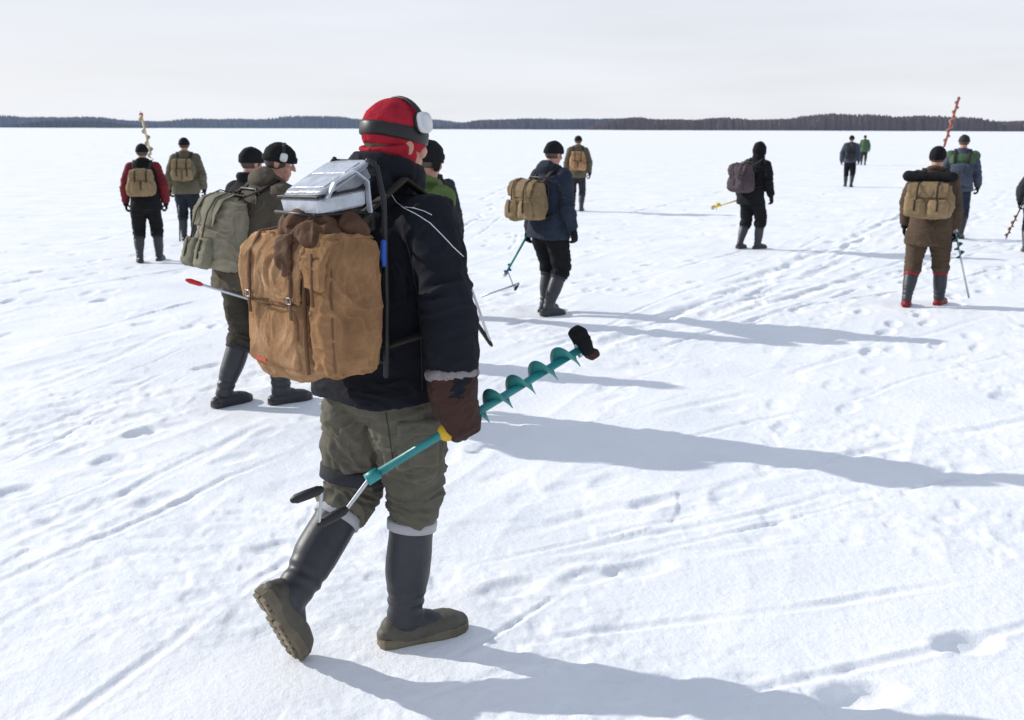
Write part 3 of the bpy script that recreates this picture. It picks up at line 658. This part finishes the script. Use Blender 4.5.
cordm([V((.210, -.094, .03)), V((.214, -.102, .12)), V((.210, -.098, .26)), V((.206, -.092, .36))], .0035, 'canvas_trim', sp)
cordm([V((-.190, -.094, .02)), V((-.194, -.102, .12)), V((-.190, -.096, .25)), V((-.184, -.090, .36))], .0035, 'canvas_trim', pk)
cordm([V((-.175, -.128, .215)), V((-.11, -.135, .206)), V((-.05, -.137, .204)), V((.02, -.135, .206)), V((.082, -.126, .215))], .0035, 'canvas_trim', fl)
for x in (-.140, .070):
    mb = MB(); mb.loft([V((x, -.139, .17)), V((x, -.141, .21)), V((x, -.140, .28)), V((x, -.133, .350)), V((x, -.092, .409)), V((x, .0, .418)), V((x, .06, .405))], .007, .003, X1, 8, 3); t = put(mb.mesh('s'), 'leather_strap', 'canvas_trim', pk)
    mb = MB(); mb.loft([V((x-.010, -.146, .218)), V((x+.010, -.146, .218)), V((x+.010, -.146, .236)), V((x-.010, -.146, .236))], .0016, None, Y1, 6, closed=True); put(mb.mesh('b'), 'buckle', 'steel', t)
mb = MB(); mb.loft([V((.168, -.132, .37)), V((.170, -.136, .30)), V((.171, -.134, .22))], .007, .003, X1, 8, 3); put(mb.mesh('s'), 'side_strap', 'canvas_trim', sp)
mb = MB(); mb.hbox(V((-.108, -.133, .028)), .030, .002, .005, b=.001); put(mb.mesh('tag'), 'red_label', 'label_red', pk, False)
mb = MB()
mb.loft([V((-.06, -.03, .420)), V((.02, -.045, .435)), V((.10, -.04, .425))], [.036, .042, .04], None, Y1, 18, rnd=True)
mb.loft([V((.03, -.075, .405)), V((.10, -.085, .415)), V((.155, -.05, .40))], [.026, .034, .03], None, Y1, 16, rnd=True)
mb.loft([V((-.04, .03, .415)), V((.07, .03, .425)), V((.14, .03, .415))], [.04, .045, .036], None, Y1, 16, rnd=True)
mb.loft([V((.02, -.115, .40)), V((.05, -.140, .35)), V((.07, -.145, .31))], [.03, .026, .014], [.010, .008, .006], X1, 14, 3, rnd=True)
me = remesh(mb, .0045, 1); wrinkle(me, [(V((-1, 0, .4)), V((1, 0, .4)))], .022, 22, 14, [], 51, fine=.012, ff=22); put(me, 'bundled_cloth', 'canvas_dark', pk)
mb = MB()
for x in (-.08, .18):
    mb.loft([V((x, .115, -.02)), V((x, .125, .20)), V((x, .125, .50)), V((x-.02*math.copysign(1, x), .118, .600)), V((x-.05*math.copysign(1, x), .11, .618))], .0080, None, X1, 12, rnd=True)
for z in (.02, .30, .612): mb.loft([V((-.04 if z > .5 else -.08, .12, z)), V((.15 if z > .5 else .17, .12, z))], .007, None, Z1, 10)
for x in (-.06, .130):
    mb.loft([V((x, .12, .468)), V((x, -.085, .470))], .0055, None, X1, 10, rnd=True)
mb.loft([V((-.06, -.085, .470)), V((.130, -.085, .470))], .0055, None, Z1, 10)
put(mb.mesh('frame'), 'carrying_frame', 'blackplastic', pk)
zt = V((-.03, -.12, 1)).normalized(); xt = V((1, 0, .03)).normalized(); yt = zt.cross(xt)
cx = V((.040, .014, .500))
mb = MB(); mb.hbox(cx, .090, .085, .024, xt, yt, zt, .006, 1.03); case = put(mb.mesh('case'), 'case_body', 'alu_light', pk, False)
mb = MB(); mb.hbox(cx+zt*.0275, .098, .093, .0035, xt, yt, zt, .0015); put(mb.mesh('rim'), 'case_rim', 'blackplastic', case, False)
zl = V((-.05, -.50, 1)).normalized(); xl = V((1, 0, .05)).normalized(); yl = zl.cross(xl)
lc = cx+V((0, .014, .066))
mb = MB(); mb.hbox(lc-zl*.026+yl*.018, .088, .068, .022, xl, yl, zl, .005); put(mb.mesh('inner'), 'case_inner_wall', 'alu', case, False)
mb = MB(); mb.box(lc, .100, .098, .009, xl, yl, zl, .5); me = remesh(mb, .0035, 1); wrinkle(me, [(lc, lc+xl)], .002, 18, 12, [], 73, fine=.0015, ff=20); put(me, 'case_lid', 'alu_light', case)
mb = MB()
for sy in (-1, 1): mb.hbox(lc+zl*.0105+yl*sy*.042, .080, .032, .0020, xl, yl, zl, .0015)
put(mb.mesh('panel'), 'case_lid_ribs', 'alu_light', case, False)
mb = MB(); ring = []
for a in range(28):
    t = 2*math.pi*a/28; cc_ = math.cos(t); ss_ = math.sin(t)
    ring.append(lc+xl*math.copysign(abs(cc_)**.25, cc_)*.102+yl*math.copysign(abs(ss_)**.25, ss_)*.100)
mb.loft(ring, .0035, None, zl, 8, closed=True); put(mb.mesh('e'), 'case_lid_edge', 'alu', case)
mb = MB(); mb.loft([cx+V((.102, -.07, .01)), cx+V((.108, -.04, .06)), cx+V((.108, .03, .09)), cx+V((.102, .08, .06)), cx+V((.100, .09, -.03))], .012, .004, X1, 12, 3, rnd=True)
put(remesh(mb, .003, 1), 'case_side_bracket', 'alu_light', case)
mb = MB(); mb.loft([V((.192, .108, .32)), V((.194, .105, .350)), V((.192, .11, .385))], [.008, .010, .008], None, X1, 12, rnd=True); put(mb.mesh('clip'), 'blue_clip', 'blue', pk)
mb = MB(); mb.loft([V((.186, .09, .12)), V((.195, .08, .22)), V((.19, .10, .33))], .004, None, X1, 8); put(mb.mesh('cord'), 'cord', 'black', pk)
ch = J0['chest']
for sg in (-1, 1):
    pts = [V((sg*.10, -.17, 1.48)), V((sg*.115, ch.y-.155, ch.z+.040)), V((sg*.125, ch.y-.03, ch.z+.122)), V((sg*.13, ch.y+.11, ch.z+.03)), V((sg*.135, ch.y+.178, ch.z-.12)),
           V((sg*.165, ch.y+.140, ch.z-.28)), V((sg*.220, ch.y-.02, ch.z-.35)), V((sg*.19, -.15, 1.10))]
    mb = MB(); mb.loft([p-PO for p in pts], .022, .006, X1, 10, 3); put(mb.mesh('strap'), 'shoulder_strap', 'strap', pk)
contacts.append((V((-.70, 3.05, 0)), .16))

# ============================================================ THE OTHER WALKERS
def walker(label, gx, gy, topy, yaw, **c):
    g = G(gx, gy); H = W(gx, topy, g.y).z; s = H/1.80
    E = frame(g, yaw); I = E.inverted()
    for q in 'LR':
        if c.get('handpx'+q):
            x, y, dy = c['handpx'+q]; c['hand'+q] = I @ W(x, y, g.y+dy)
    root = empty('person', g, yaw, label, 'person', c.get('group'))
    J = std_joints(s, c)
    figure(root, E, J, s, c)
    if c.get('pack'):
        rucksack(E, yaw, s, J, **c['pack'])
    trails.append((g, yaw))
    return g, s, E, J

g2, s2, E2, J2 = walker('person in grey-brown jacket and black cap in profile, just left of the big tan bag', 252, 405, 137, 46, vox=.009, seed=3,
    jmat='brown_jacket', tmat='dark_olive', hatmat='black', muffs='white', cupk=.75, muffup=.025, muffwd=.02, muffr=.092, hyaw=38, hpitch=14, lean=.21, walk='V', handpxR=(270, 300, -.18), boot_t=.76, bulk=1.12, hem=-.12, gmat='black', hood=True,
    pack=dict(label='pale khaki rucksack with dark straps worn by the person in grey-brown jacket', w=.37, d=.24, h=.47, z0=.96, mat='canvas_pale', flapmat='canvas_grey', pockets=2, seed=4, yo=.09, tilt=.26, vox=.009, sq=2.8))
A = W(268, 305, g2.y-.2); B = W(190, 281, g2.y-.32)
ra = auger('thin steel ice auger with red end, held by the person in grey-brown jacket', A, B, 0, .03, 'steel', 'steel', rs=.008)
oo = V(ra.location); dd = (B-A).normalized(); mbt = MB()
mbt.loft([B-oo-dd*.07, B-oo-dd*.06, B-oo+dd*.0, B-oo+dd*.02], [.010, .014, .016, .009], None, V((0, 1, 0)), 14, rnd=True); put(mbt.mesh('cap'), 'end_cap', 'red_paint', ra)

walker('person in black, mostly hidden behind the person in grey-brown jacket', 257, 350, 147, 30, vox=.014, seed=5, jmat='black', tmat='black', hatmat='black', walk='S', hem=-.12, hyaw=10, lean=.02, bulk=1.08)
g4, s4, E4, J4 = walker('person in leaf-green jacket and black cap, mostly hidden behind the foreground person', 418, 416, 137, 42, vox=.010, seed=6, jmat='lime', tmat='black', hatmat='black', hatlow=-22, flaps=True, walk='S', lean=.07, hem=-.1,
    handpxR=(458, 262, -.12), hood=True, bulk=1.0)
auger('black ice auger hanging low behind the foreground sleeve', W(462, 262, g4.y-.15), W(492, 347, g4.y-.35), 0, .03, 'steel', 'blackplastic', rs=.008,
      crank=[W(467, 318, g4.y-.25), W(472, 316, g4.y-.25), W(492, 346, g4.y-.35)], grips=[(1, 2, .012)])
walker('dark-clothed person peeking out to the right of the leaf-green jacket', 433, 318, 150, 20, vox=.015, seed=41, jmat='charcoal', tmat='black', hatmat='black', walk='S', lean=.05)
g5, s5, E5, J5 = walker('person in navy jacket and black beanie walking right of the foreground person', 547, 314, 140, 46, vox=.011, seed=7, jmat='navy', tmat='black', hatmat='black', walk='S', lean=.03, hem=-.14, bulk=1.14, hood=True, tg=1.12,
    handpxL=(527, 238, .15), boot_t=.74, pack=dict(label='khaki rucksack worn by the person in navy jacket', w=.42, d=.22, h=.40, z0=1.0, mat='canvas_khaki', pockets=2, seed=8))
Y = g5.y+.12
auger('teal ice auger held by the person in navy jacket', W(527, 236, Y), W(505, 275, Y-.1), .12, .035, 'teal', 'teal', rs=.011)
auger('thin black ice auger crank hanging below the khaki rucksack', W(518, 284, Y-.1), W(480, 297, Y-.2), 0, .03, 'steel', 'blackplastic', rs=.009,
      crank=[W(518, 284, Y-.1), W(515, 290, Y-.1), W(508, 272, Y-.1)], grips=[(0, 1, .014)])
walker('distant person in olive jacket seen from behind, above the navy jacket', 577, 211, 135, 4, vox=.016, seed=9, jmat='olive', tmat='charcoal', hatmat='black', walk='S', hem=-.14, lean=.04, bulk=1.08,
    pack=dict(label='tan rucksack on the distant person in olive jacket', w=.36, d=.2, h=.42, mat='canvas', pockets=1, seed=10, vox=.014))
g7, s7, E7, J7 = walker('person in black hooded coat with plum backpack, striding right of centre', 748, 249, 142, 48, vox=.013, seed=12, jmat='black', tmat='black', hatmat='black', hoodup=True, walk='T', lean=.12, hem=-.18, bulk=1.12, tg=1.10,
    handpxL=(738, 200, .1), pack=dict(label='dark plum backpack worn by the person in black hooded coat', w=.42, d=.26, h=.44, z0=1.0, mat='purple', pockets=1, seed=13))
Y = g7.y+.1
auger('ice auger with yellow end, held by the person in black hooded coat', W(742, 199, Y), W(712, 208, Y-.1), .14, .055, 'yellow_paint', 'yellow_paint', rs=.010)
walker('distant person in slate jacket and black trousers, left of the far pair', 848, 187, 135, 20, vox=.018, seed=14, jmat='steel_blue', tmat='black', hatmat='black', walk='C', lean=.04, bulk=1.1,
    pack=dict(label='dark backpack on the distant person in slate jacket', w=.36, d=.18, h=.40, mat='charcoal', pockets=1, seed=15, vox=.014))
walker('distant person in green jacket, right of the far pair', 863, 165, 135, 19, vox=.022, seed=16, jmat='green', tmat='charcoal', hatmat='charcoal', walk='S', lean=.03, hem=-.15, bulk=1.1)
g10, s10, E10, J10 = walker('person in long brown coat with red-trimmed boots, right side of the group', 922, 306, 145, 30, vox=.011, seed=17, jmat='coat_brown', tmat='coat_brown', hatmat='black', brim=False, hatlow=-30, walk='V', spread=.05, lean=.05, hem=-.24, flare=.215, bulk=1.14, tg=1.14,
    handpxR=(955, 232, -.05), boot_t=.66, bmats=('rubber', 'boot_red', 'boot_red', 'boot_red'), pack=dict(label='khaki rucksack with dark roll, worn by the person in long brown coat', w=.50, d=.24, h=.38, z0=1.02, mat='canvas_khaki', pockets=2, seed=18, roll='black', yo=0))
Y = g10.y-.1
auger('teal ice auger hanging from the hand of the person in brown coat', W(969, 298, Y-.1), W(955, 230, Y), .30, .045, 'steel', 'teal', rs=.009)
g11, s11, E11, J11 = walker('person in slate and green jacket, partly hidden behind the brown coat', 954, 238, 134, 26, vox=.014, seed=19, jmat='steel_blue', tmat='navy', hatmat='charcoal', walk='C', lean=.04, yoke='green', hem=-.12, bulk=1.08,
    pack=dict(label='dark slate backpack on the person with the green shoulder panel', w=.34, d=.16, h=.34, z0=.94, mat='steel_blue', pockets=1, seed=20))
Y = g11.y-.25
auger('faded red spiral ice auger standing up from the pack beside the brown coat', W(944, 147, Y), W(959, 98, Y), .72, .045, 'pinkred', 'straw', rs=.018, pitch=.15, tipm='pinkred', th=.006)
g12, s12, E12, J12 = walker('dark figure cut off by the right edge of the photo', 1031, 252, 153, 30, vox=.014, seed=21, jmat='charcoal', tmat='black', hatmat='black', walk='T', lean=.05, bulk=1.12)
auger('orange and black spiral ice auger at the right edge of the photo', W(1023, 203, g12.y-.15), W(1006, 238, g12.y-.25), .36, .036, 'blackplastic', 'orange', rs=.010, pitch=.10)
g13, s13, E13, J13 = walker('person in black jacket with red sleeves, leftmost of the walkers', 150, 262, 143, -14, vox=.013, seed=22, jmat='black', sleevemat='dark_red', tmat='black', hatmat='black', walk='T', spread=.03, lean=.05, hem=-.14, bulk=1.12, tg=1.10,
    pack=dict(label='tan rucksack on the leftmost walker with red sleeves', w=.40, d=.2, h=.36, z0=1.04, mat='canvas_khaki', pockets=1, seed=23))
Y = g13.y-.3
auger('straw coloured spiral ice auger standing up from the leftmost rucksack', W(151, 155, Y), W(141, 114, Y), .58, .045, 'straw', 'straw', rs=.014, pitch=.15, tipm='pinkred', th=.004)
g14, s14, E14, J14 = walker('person in olive jacket and black cap, second walker from the left', 190, 241, 137, -10, vox=.014, seed=24, jmat='olive', tmat='dark_navy', hatmat='black', walk='S', lean=.05, hem=-.12, bulk=1.14, tg=1.10,
    pack=dict(label='green-khaki rucksack on the second walker from the left', w=.38, d=.2, h=.36, z0=1.06, mat='canvas_green', flapmat='canvas_khaki', pockets=2, seed=25))
auger('thin black ice auger beside the second walker from the left', W(179, 196, g14.y), W(180, 244, g14.y-.1), 0, .03, 'blackplastic', 'blackplastic', rs=.011)

# ============================================================ SNOW
rows = list(-np.geomspace(4000, .5, 26))+list(np.linspace(-.3, 1.2, 10))
near = list(np.geomspace(1.25, 70, 900)); far = list(np.geomspace(71.5, 6000, 110))
rows = np.array(rows+near+far); NC = 940
sg = np.linspace(-1, 1, NC)
Wd = np.where(rows > 0, .70*rows+1.2, np.abs(rows)*1.0+1.2)
X = (Wd[:, None]*sg[None, :]).ravel(); Y = np.repeat(rows[:, None], NC, 1).ravel(); D = np.sqrt(X*X+Y*Y)
def ridged(x, y, s): return 1-np.abs(2*noise2(x, y, s)-1)
h = .036*(noise2(X/2.6, Y/1.9, 1)-.5)+.015*(noise2(X/.85+3, Y/.62, 2)-.5)
ca, sa = math.cos(R(24)), math.sin(R(24)); Uu = X*sa+Y*ca; Vv = X*ca-Y*sa
wv = noise2(X/.6, Y/.6, 8)
h += .006*(ridged(Uu/1.6+wv*.5, Vv/.26, 3)**2)*(.3+noise2(X/2, Y/2, 9))
h += .009*(ridged(Uu/.5+wv, Vv/.30+wv, 4)**2-.4)*np.clip(noise2(X/1.2, Y/1.0, 12)-.35, 0, 1)*2
pl = noise2(X/.30+wv, Y/.22+wv, 5); h += .005*(np.clip((pl-.58)*9, 0, 1))*(noise2(X/1.5, Y/1.2, 15) > .45)
nf = np.clip(1.7-D/12, 0, 1)
patch = np.clip((noise2(X/.9, Y/.7, 31)-.38)*2.6, 0.18, 1)
c1 = noise2(X/.13+wv*2, Y/.085+wv, 33)
h += nf*patch*(.006*(noise2(X/.10, Y/.08, 6)-.5)+.005*(noise2(X/.045, Y/.035, 7)-.5)+.0024*(noise2(X/.022, Y/.018, 71)-.5)-.007*np.clip((c1-.66)*8, 0, 1))
h += .30*(noise2(X/60, Y/40, 22)-.5)*np.clip((D-25)/60, 0, 1)
h += .035*(noise2(X/7, Y/4, 23)-.5)*np.clip((D-6)/10, 0, 1)
def track(a, b, w, dep, wob=.05, sd=0):
    ax, ay = a.x, a.y; dx, dy = b.x-ax, b.y-ay; L = math.hypot(dx, dy); dx /= L; dy /= L
    t = (X-ax)*dx+(Y-ay)*dy; q = (X-ax)*dy-(Y-ay)*dx
    m = (t > -.3) & (t < L+.3) & (np.abs(q) < w*5+wob)
    tt = t[m]; qq = q[m]+wob*(noise2(tt/1.1, tt*0+sd, 40+sd)-.5)*2
    e = np.clip((tt+.3)/.6, 0, 1)*np.clip((L+.3-tt)/.6, 0, 1)*np.clip(-.15+1.4*noise2(tt/.4, tt*0+3, 50+sd), 0, 1)
    e = e*(.6+.8*noise2(tt/.08, qq/.03, 51))
    g = -dep*np.exp(-(np.abs(qq)/w)**3)+dep*.38*np.exp(-((np.abs(qq)-1.8*w)/(.6*w))**2)
    h[m] += e*g
TR = [((0, 466), (190, 378)), ((-60, 470), (170, 372)), ((0, 636), (120, 560)), ((0, 520), (330, 402)), ((0, 600), (250, 470)), ((590, 470), (1100, 330)), ((520, 600), (720, 553)), ((720, 553), (1080, 528)), ((590, 520), (1060, 412)), ((480, 372), (650, 322)), ((500, 384), (690, 326)),
      ((650, 322), (830, 262)), ((690, 326), (870, 250)), ((830, 262), (925, 196)), ((870, 250), (960, 192)), ((560, 300), (760, 246)), ((540, 345), (1024, 245)), ((300, 210), (520, 180)), ((0, 300), (220, 262)), ((60, 250), (200, 215)), ((600, 330), (880, 215)), ((620, 340), (905, 215)), ((340, 250), (520, 215)),
      ((780, 300), (1040, 232)), ((800, 310), (1040, 262)), ((620, 215), (730, 190)), ((430, 700), (700, 610)), ((60, 720), (300, 560)), ((940, 250), (1010, 190)), ((455, 235), (520, 185)), ((470, 240), (545, 185)), ((505, 250), (560, 190)), ((480, 200), (570, 160)),
      ((-20, 560), (260, 430)), ((560, 440), (900, 330)), ((500, 560), (900, 470)), ((0, 350), (200, 300)), ((700, 700), (1080, 600)), ((560, 640), (1040, 560)), ((0, 430), (180, 350)), ((520, 540), (640, 505)), ((430, 660), (560, 600)),
      ((515, 585), (760, 530)), ((540, 575), (1060, 455)), ((560, 560), (800, 500)), ((640, 330), (1000, 215)), ((700, 340), (1040, 225)), ((590, 350), (860, 240)),
      ((600, 360), (920, 255)), ((520, 330), (800, 250)), ((660, 350), (1020, 240)), ((560, 400), (860, 310)), ((640, 420), (1040, 300)), ((720, 290), (930, 205)), ((20, 400), (180, 330)), ((40, 540), (240, 440))]
for i, (p, q) in enumerate(TR):
    wd = random.choice((.012, .020, .036)); dp = random.uniform(.005, .011)
    if G(*p).y > 7: wd *= 2.0; dp *= 2
    track(G(*p), G(*q), wd, dp, random.uniform(.02, .12), i)
def dent(x, y, yaw, lx, ly, dep, rim=.18, rg=.28):
    m = (np.abs(X-x) < .5) & (np.abs(Y-y) < .5)
    a = X[m]-x; b = Y[m]-y; cy, sy = math.cos(yaw), math.sin(yaw)
    u = (a*sy+b*cy)/lx; v = (a*cy-b*sy)/ly
    r = np.sqrt(u*u+v*v)+rg*(noise2(X[m]/.09+x, Y[m]/.09, 60)-.5)
    h[m] += -dep*(.85+.3*noise2(X[m]/.05, Y[m]/.05, 61))/(1+np.exp((r-1)*8))+dep*rim*np.exp(-((r-1.4)/.3)**2)
for px, py, yw, lx, ly, dp in ((968, 642, 78, .10, .060, .036), (862, 694, 82, .12, .060, .036), (640, 568, 70, .13, .06, .024), (590, 576, 60, .12, .055, .016), (142, 434, 30, .10, .07, .030), (112, 463, 30, .10, .07, .024), (20, 495, 40, .11, .08, .022),
                               (280, 549, 60, .12, .06, .016), (1010, 395, 60, .14, .09, .018), (960, 470, 60, .14, .09, .018), (510, 590, 60, .12, .06, .018), (735, 500, 60, .13, .07, .012), (655, 505, 60, .12, .06, .014)):
    g = G(px, py); dent(g.x, g.y, R(yw), lx, ly, dp, .10, .14)
for g, yaw in trails:
    a = R(yaw*.5+18+random.uniform(-6, 6)); fx, fy = math.sin(a), math.cos(a)
    for k in range(1, 14):
        sd_ = 1 if k % 2 else -1
        x = g.x-fx*.62*k+fy*.10*sd_+random.uniform(-.04, .04); y = g.y-fy*.62*k-fx*.10*sd_
        if y > 4.4: dent(x, y, a+random.uniform(-.15, .15), .13, .055, random.uniform(.005, .012)*(1 if y < 7 else 1.9))
for k in range(260):
    y = 4.2*math.exp(random.random()*1.9); x = random.uniform(-.6, .62)*y
    dent(x, y, random.gauss(.5, .35), random.uniform(.09, .14), random.uniform(.045, .07), random.uniform(.004, .009)*(1 if y < 8 else 2.2), .1)
mask = np.zeros_like(h)
for q, r in contacts:
    mask = np.maximum(mask, np.exp(-(((X-q.x)**2+(Y-q.y)**2)/(r*r))**2))
h = h*(1-mask)+(.003)*mask
co = np.stack([X, Y, h], 1)
nr = len(rows); idx = np.arange(nr*NC).reshape(nr, NC)
f = np.stack([idx[:-1, :-1], idx[:-1, 1:], idx[1:, 1:], idx[1:, :-1]], -1).reshape(-1, 4)
me = bpy.data.meshes.new('snow_ground')
me.vertices.add(len(co)); me.vertices.foreach_set('co', co.ravel())
me.loops.add(f.size); me.loops.foreach_set('vertex_index', f.ravel().astype(np.int32))
me.polygons.add(len(f)); me.polygons.foreach_set('loop_start', np.arange(0, f.size, 4, dtype=np.int32))
me.update(calc_edges=True); me.validate()
ms, nt, b = newmat('snow'); N = nt.nodes; L = nt.links
b.inputs['Roughness'].default_value = .6; b.inputs['Specular IOR Level'].default_value = .25
tc = N.new('ShaderNodeTexCoord')
n1 = N.new('ShaderNodeTexNoise'); n1.inputs['Scale'].default_value = 1.3; n1.inputs['Detail'].default_value = 8
cr = N.new('ShaderNodeValToRGB'); cr.color_ramp.elements[0].color = (.835, .855, .885, 1); cr.color_ramp.elements[1].color = (.91, .92, .935, 1); cr.color_ramp.elements[0].position = .35; cr.color_ramp.elements[1].position = .6
L.new(tc.outputs['Object'], n1.inputs['Vector']); L.new(n1.outputs['Fac'], cr.inputs['Fac']); L.new(cr.outputs['Color'], b.inputs['Base Color'])
n2 = N.new('ShaderNodeTexNoise'); n2.inputs['Scale'].default_value = 26; n2.inputs['Detail'].default_value = 8; n2.inputs['Roughness'].default_value = .65
L.new(tc.outputs['Object'], n2.inputs['Vector'])
bp = N.new('ShaderNodeBump'); bp.inputs['Strength'].default_value = .38; bp.inputs['Distance'].default_value = .018
L.new(n2.outputs['Fac'], bp.inputs['Height']); L.new(bp.outputs[0], b.inputs['Normal'])
so = put(me, 'snow_ground', ms); so['kind'] = 'structure'

# ============================================================ FAR SHORE
def forest(name, x0, x1, Yd, hmin, hmax, n, col, seed, haze_glow):
    rnd = random.Random(seed); mb = MB()
    ph = rnd.random()*9
    for i in range(n):
        px = x0+(x1-x0)*rnd.random(); y = Yd+rnd.uniform(-30, 90)
        x = (px-512)/FPX*Yd
        env = .62+.25*math.sin(px*.021+ph)+.14*math.sin(px*.057+ph*2)+.06*math.sin(px*.13+ph)
        ed = min(1, (px-x0)/60+.2, (x1-px)/60+.2)
        H = (hmin+(hmax-hmin)*max(0, env)*rnd.uniform(.85, 1.08))*ed; w = rnd.uniform(2.6, 4.8)
        m = 5; b0 = len(mb.v)
        for z, r in ((0, .6), (H*.3, 1.), (H*.62, .85), (H*.85, .5), (H, .06)):
            for k in range(m):
                a = 2*math.pi*k/m+i; rr = w*r*rnd.uniform(.7, 1.3)
                mb.v.append(V((x+rr*math.cos(a), y+rr*math.sin(a), z)))
        for j in range(4): mb.ring_faces(b0+j*m, b0+(j+1)*m, m)
    mt, nt, b = newmat(name); b.inputs['Roughness'].default_value = 1; b.inputs['Specular IOR Level'].default_value = 0
    nn = nt.nodes.new('ShaderNodeTexNoise'); nn.inputs['Scale'].default_value = .012; nn.inputs['Detail'].default_value = 6
    tcn = nt.nodes.new('ShaderNodeTexCoord'); nt.links.new(tcn.outputs['Object'], nn.inputs['Vector'])
    c2 = nt.nodes.new('ShaderNodeValToRGB'); c2.color_ramp.elements[0].position = .35; c2.color_ramp.elements[1].position = .65
    c2.color_ramp.elements[0].color = tuple(q*.75 for q in col)+(1,); c2.color_ramp.elements[1].color = tuple(q*1.25 for q in col)+(1,)
    nt.links.new(nn.outputs['Fac'], c2.inputs['Fac']); nt.links.new(c2.outputs['Color'], b.inputs['Base Color'])
    b.inputs['Emission Color'].default_value = haze_glow+(1,); b.inputs['Emission Strength'].default_value = 1  # aerial haze painted in: the tree material itself glows in the haze colour
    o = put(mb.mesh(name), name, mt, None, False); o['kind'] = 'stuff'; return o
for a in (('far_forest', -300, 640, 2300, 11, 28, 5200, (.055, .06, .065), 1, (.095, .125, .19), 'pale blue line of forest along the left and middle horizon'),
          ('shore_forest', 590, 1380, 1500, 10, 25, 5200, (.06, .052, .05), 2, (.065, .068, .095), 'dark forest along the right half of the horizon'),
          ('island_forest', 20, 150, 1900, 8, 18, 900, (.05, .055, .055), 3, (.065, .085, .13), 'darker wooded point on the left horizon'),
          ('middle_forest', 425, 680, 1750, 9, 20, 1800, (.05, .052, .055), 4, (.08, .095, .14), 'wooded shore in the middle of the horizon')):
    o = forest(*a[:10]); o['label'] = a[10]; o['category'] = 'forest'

# ============================================================ LIGHT
az = R(21); el = R(25)
Ld = V((math.cos(az)*math.cos(el), -math.sin(az)*math.cos(el), -math.sin(el)))
sun = bpy.data.lights.new('sun', 'SUN'); sun.energy = 4.1; sun.angle = R(.6); sun.color = (1, .965, .91)
suno = bpy.data.objects.new('sun', sun); C.objects.link(suno); suno.rotation_euler = Ld.to_track_quat('-Z', 'Y').to_euler(); suno.location = (-20, 8, 12)
w = bpy.data.worlds.new('World'); S.world = w; w.use_nodes = True; nt = w.node_tree; N = nt.nodes; L = nt.links
bg = N['Background']
sk = N.new('ShaderNodeTexSky'); sk.sky_type = 'NISHITA'; sk.sun_disc = False; sk.sun_elevation = el; sk.sun_rotation = -R(69); sk.dust_density = 2
tc = N.new('ShaderNodeTexCoord'); sx = N.new('ShaderNodeSeparateXYZ'); L.new(tc.outputs['Generated'], sx.inputs[0])
rp = N.new('ShaderNodeValToRGB'); E_ = rp.color_ramp.elements
E_[0].position = 0; E_[0].color = (9.1, 9.35, 9.8, 1); E_[1].position = 1; E_[1].color = (4.5, 5.2, 6.6, 1)
e = E_.new(.12); e.color = (8.45, 8.8, 9.6, 1)
e = E_.new(.3); e.color = (6.1, 6.75, 8.0, 1)
L.new(sx.outputs['Z'], rp.inputs['Fac'])
nz = N.new('ShaderNodeTexNoise'); nz.inputs['Scale'].default_value = 3; nz.inputs['Detail'].default_value = 5
mp = N.new('ShaderNodeMapping'); mp.inputs['Scale'].default_value = (1, 1, 9); L.new(tc.outputs['Generated'], mp.inputs[0]); L.new(mp.outputs[0], nz.inputs['Vector'])
mr = N.new('ShaderNodeMapRange'); mr.inputs[1].default_value = .3; mr.inputs[2].default_value = .7; mr.inputs[3].default_value = .84; mr.inputs[4].default_value = .98
L.new(nz.outputs['Fac'], mr.inputs[0])
mx = N.new('ShaderNodeMix'); mx.data_type = 'RGBA'
L.new(mr.outputs[0], mx.inputs[0]); L.new(sk.outputs[0], mx.inputs[6]); L.new(rp.outputs[0], mx.inputs[7]); L.new(mx.outputs[2], bg.inputs['Color'])
bg.inputs['Strength'].default_value = .10
S.view_settings.view_transform = 'Standard'; S.view_settings.look = 'None'; S.view_settings.exposure = 0
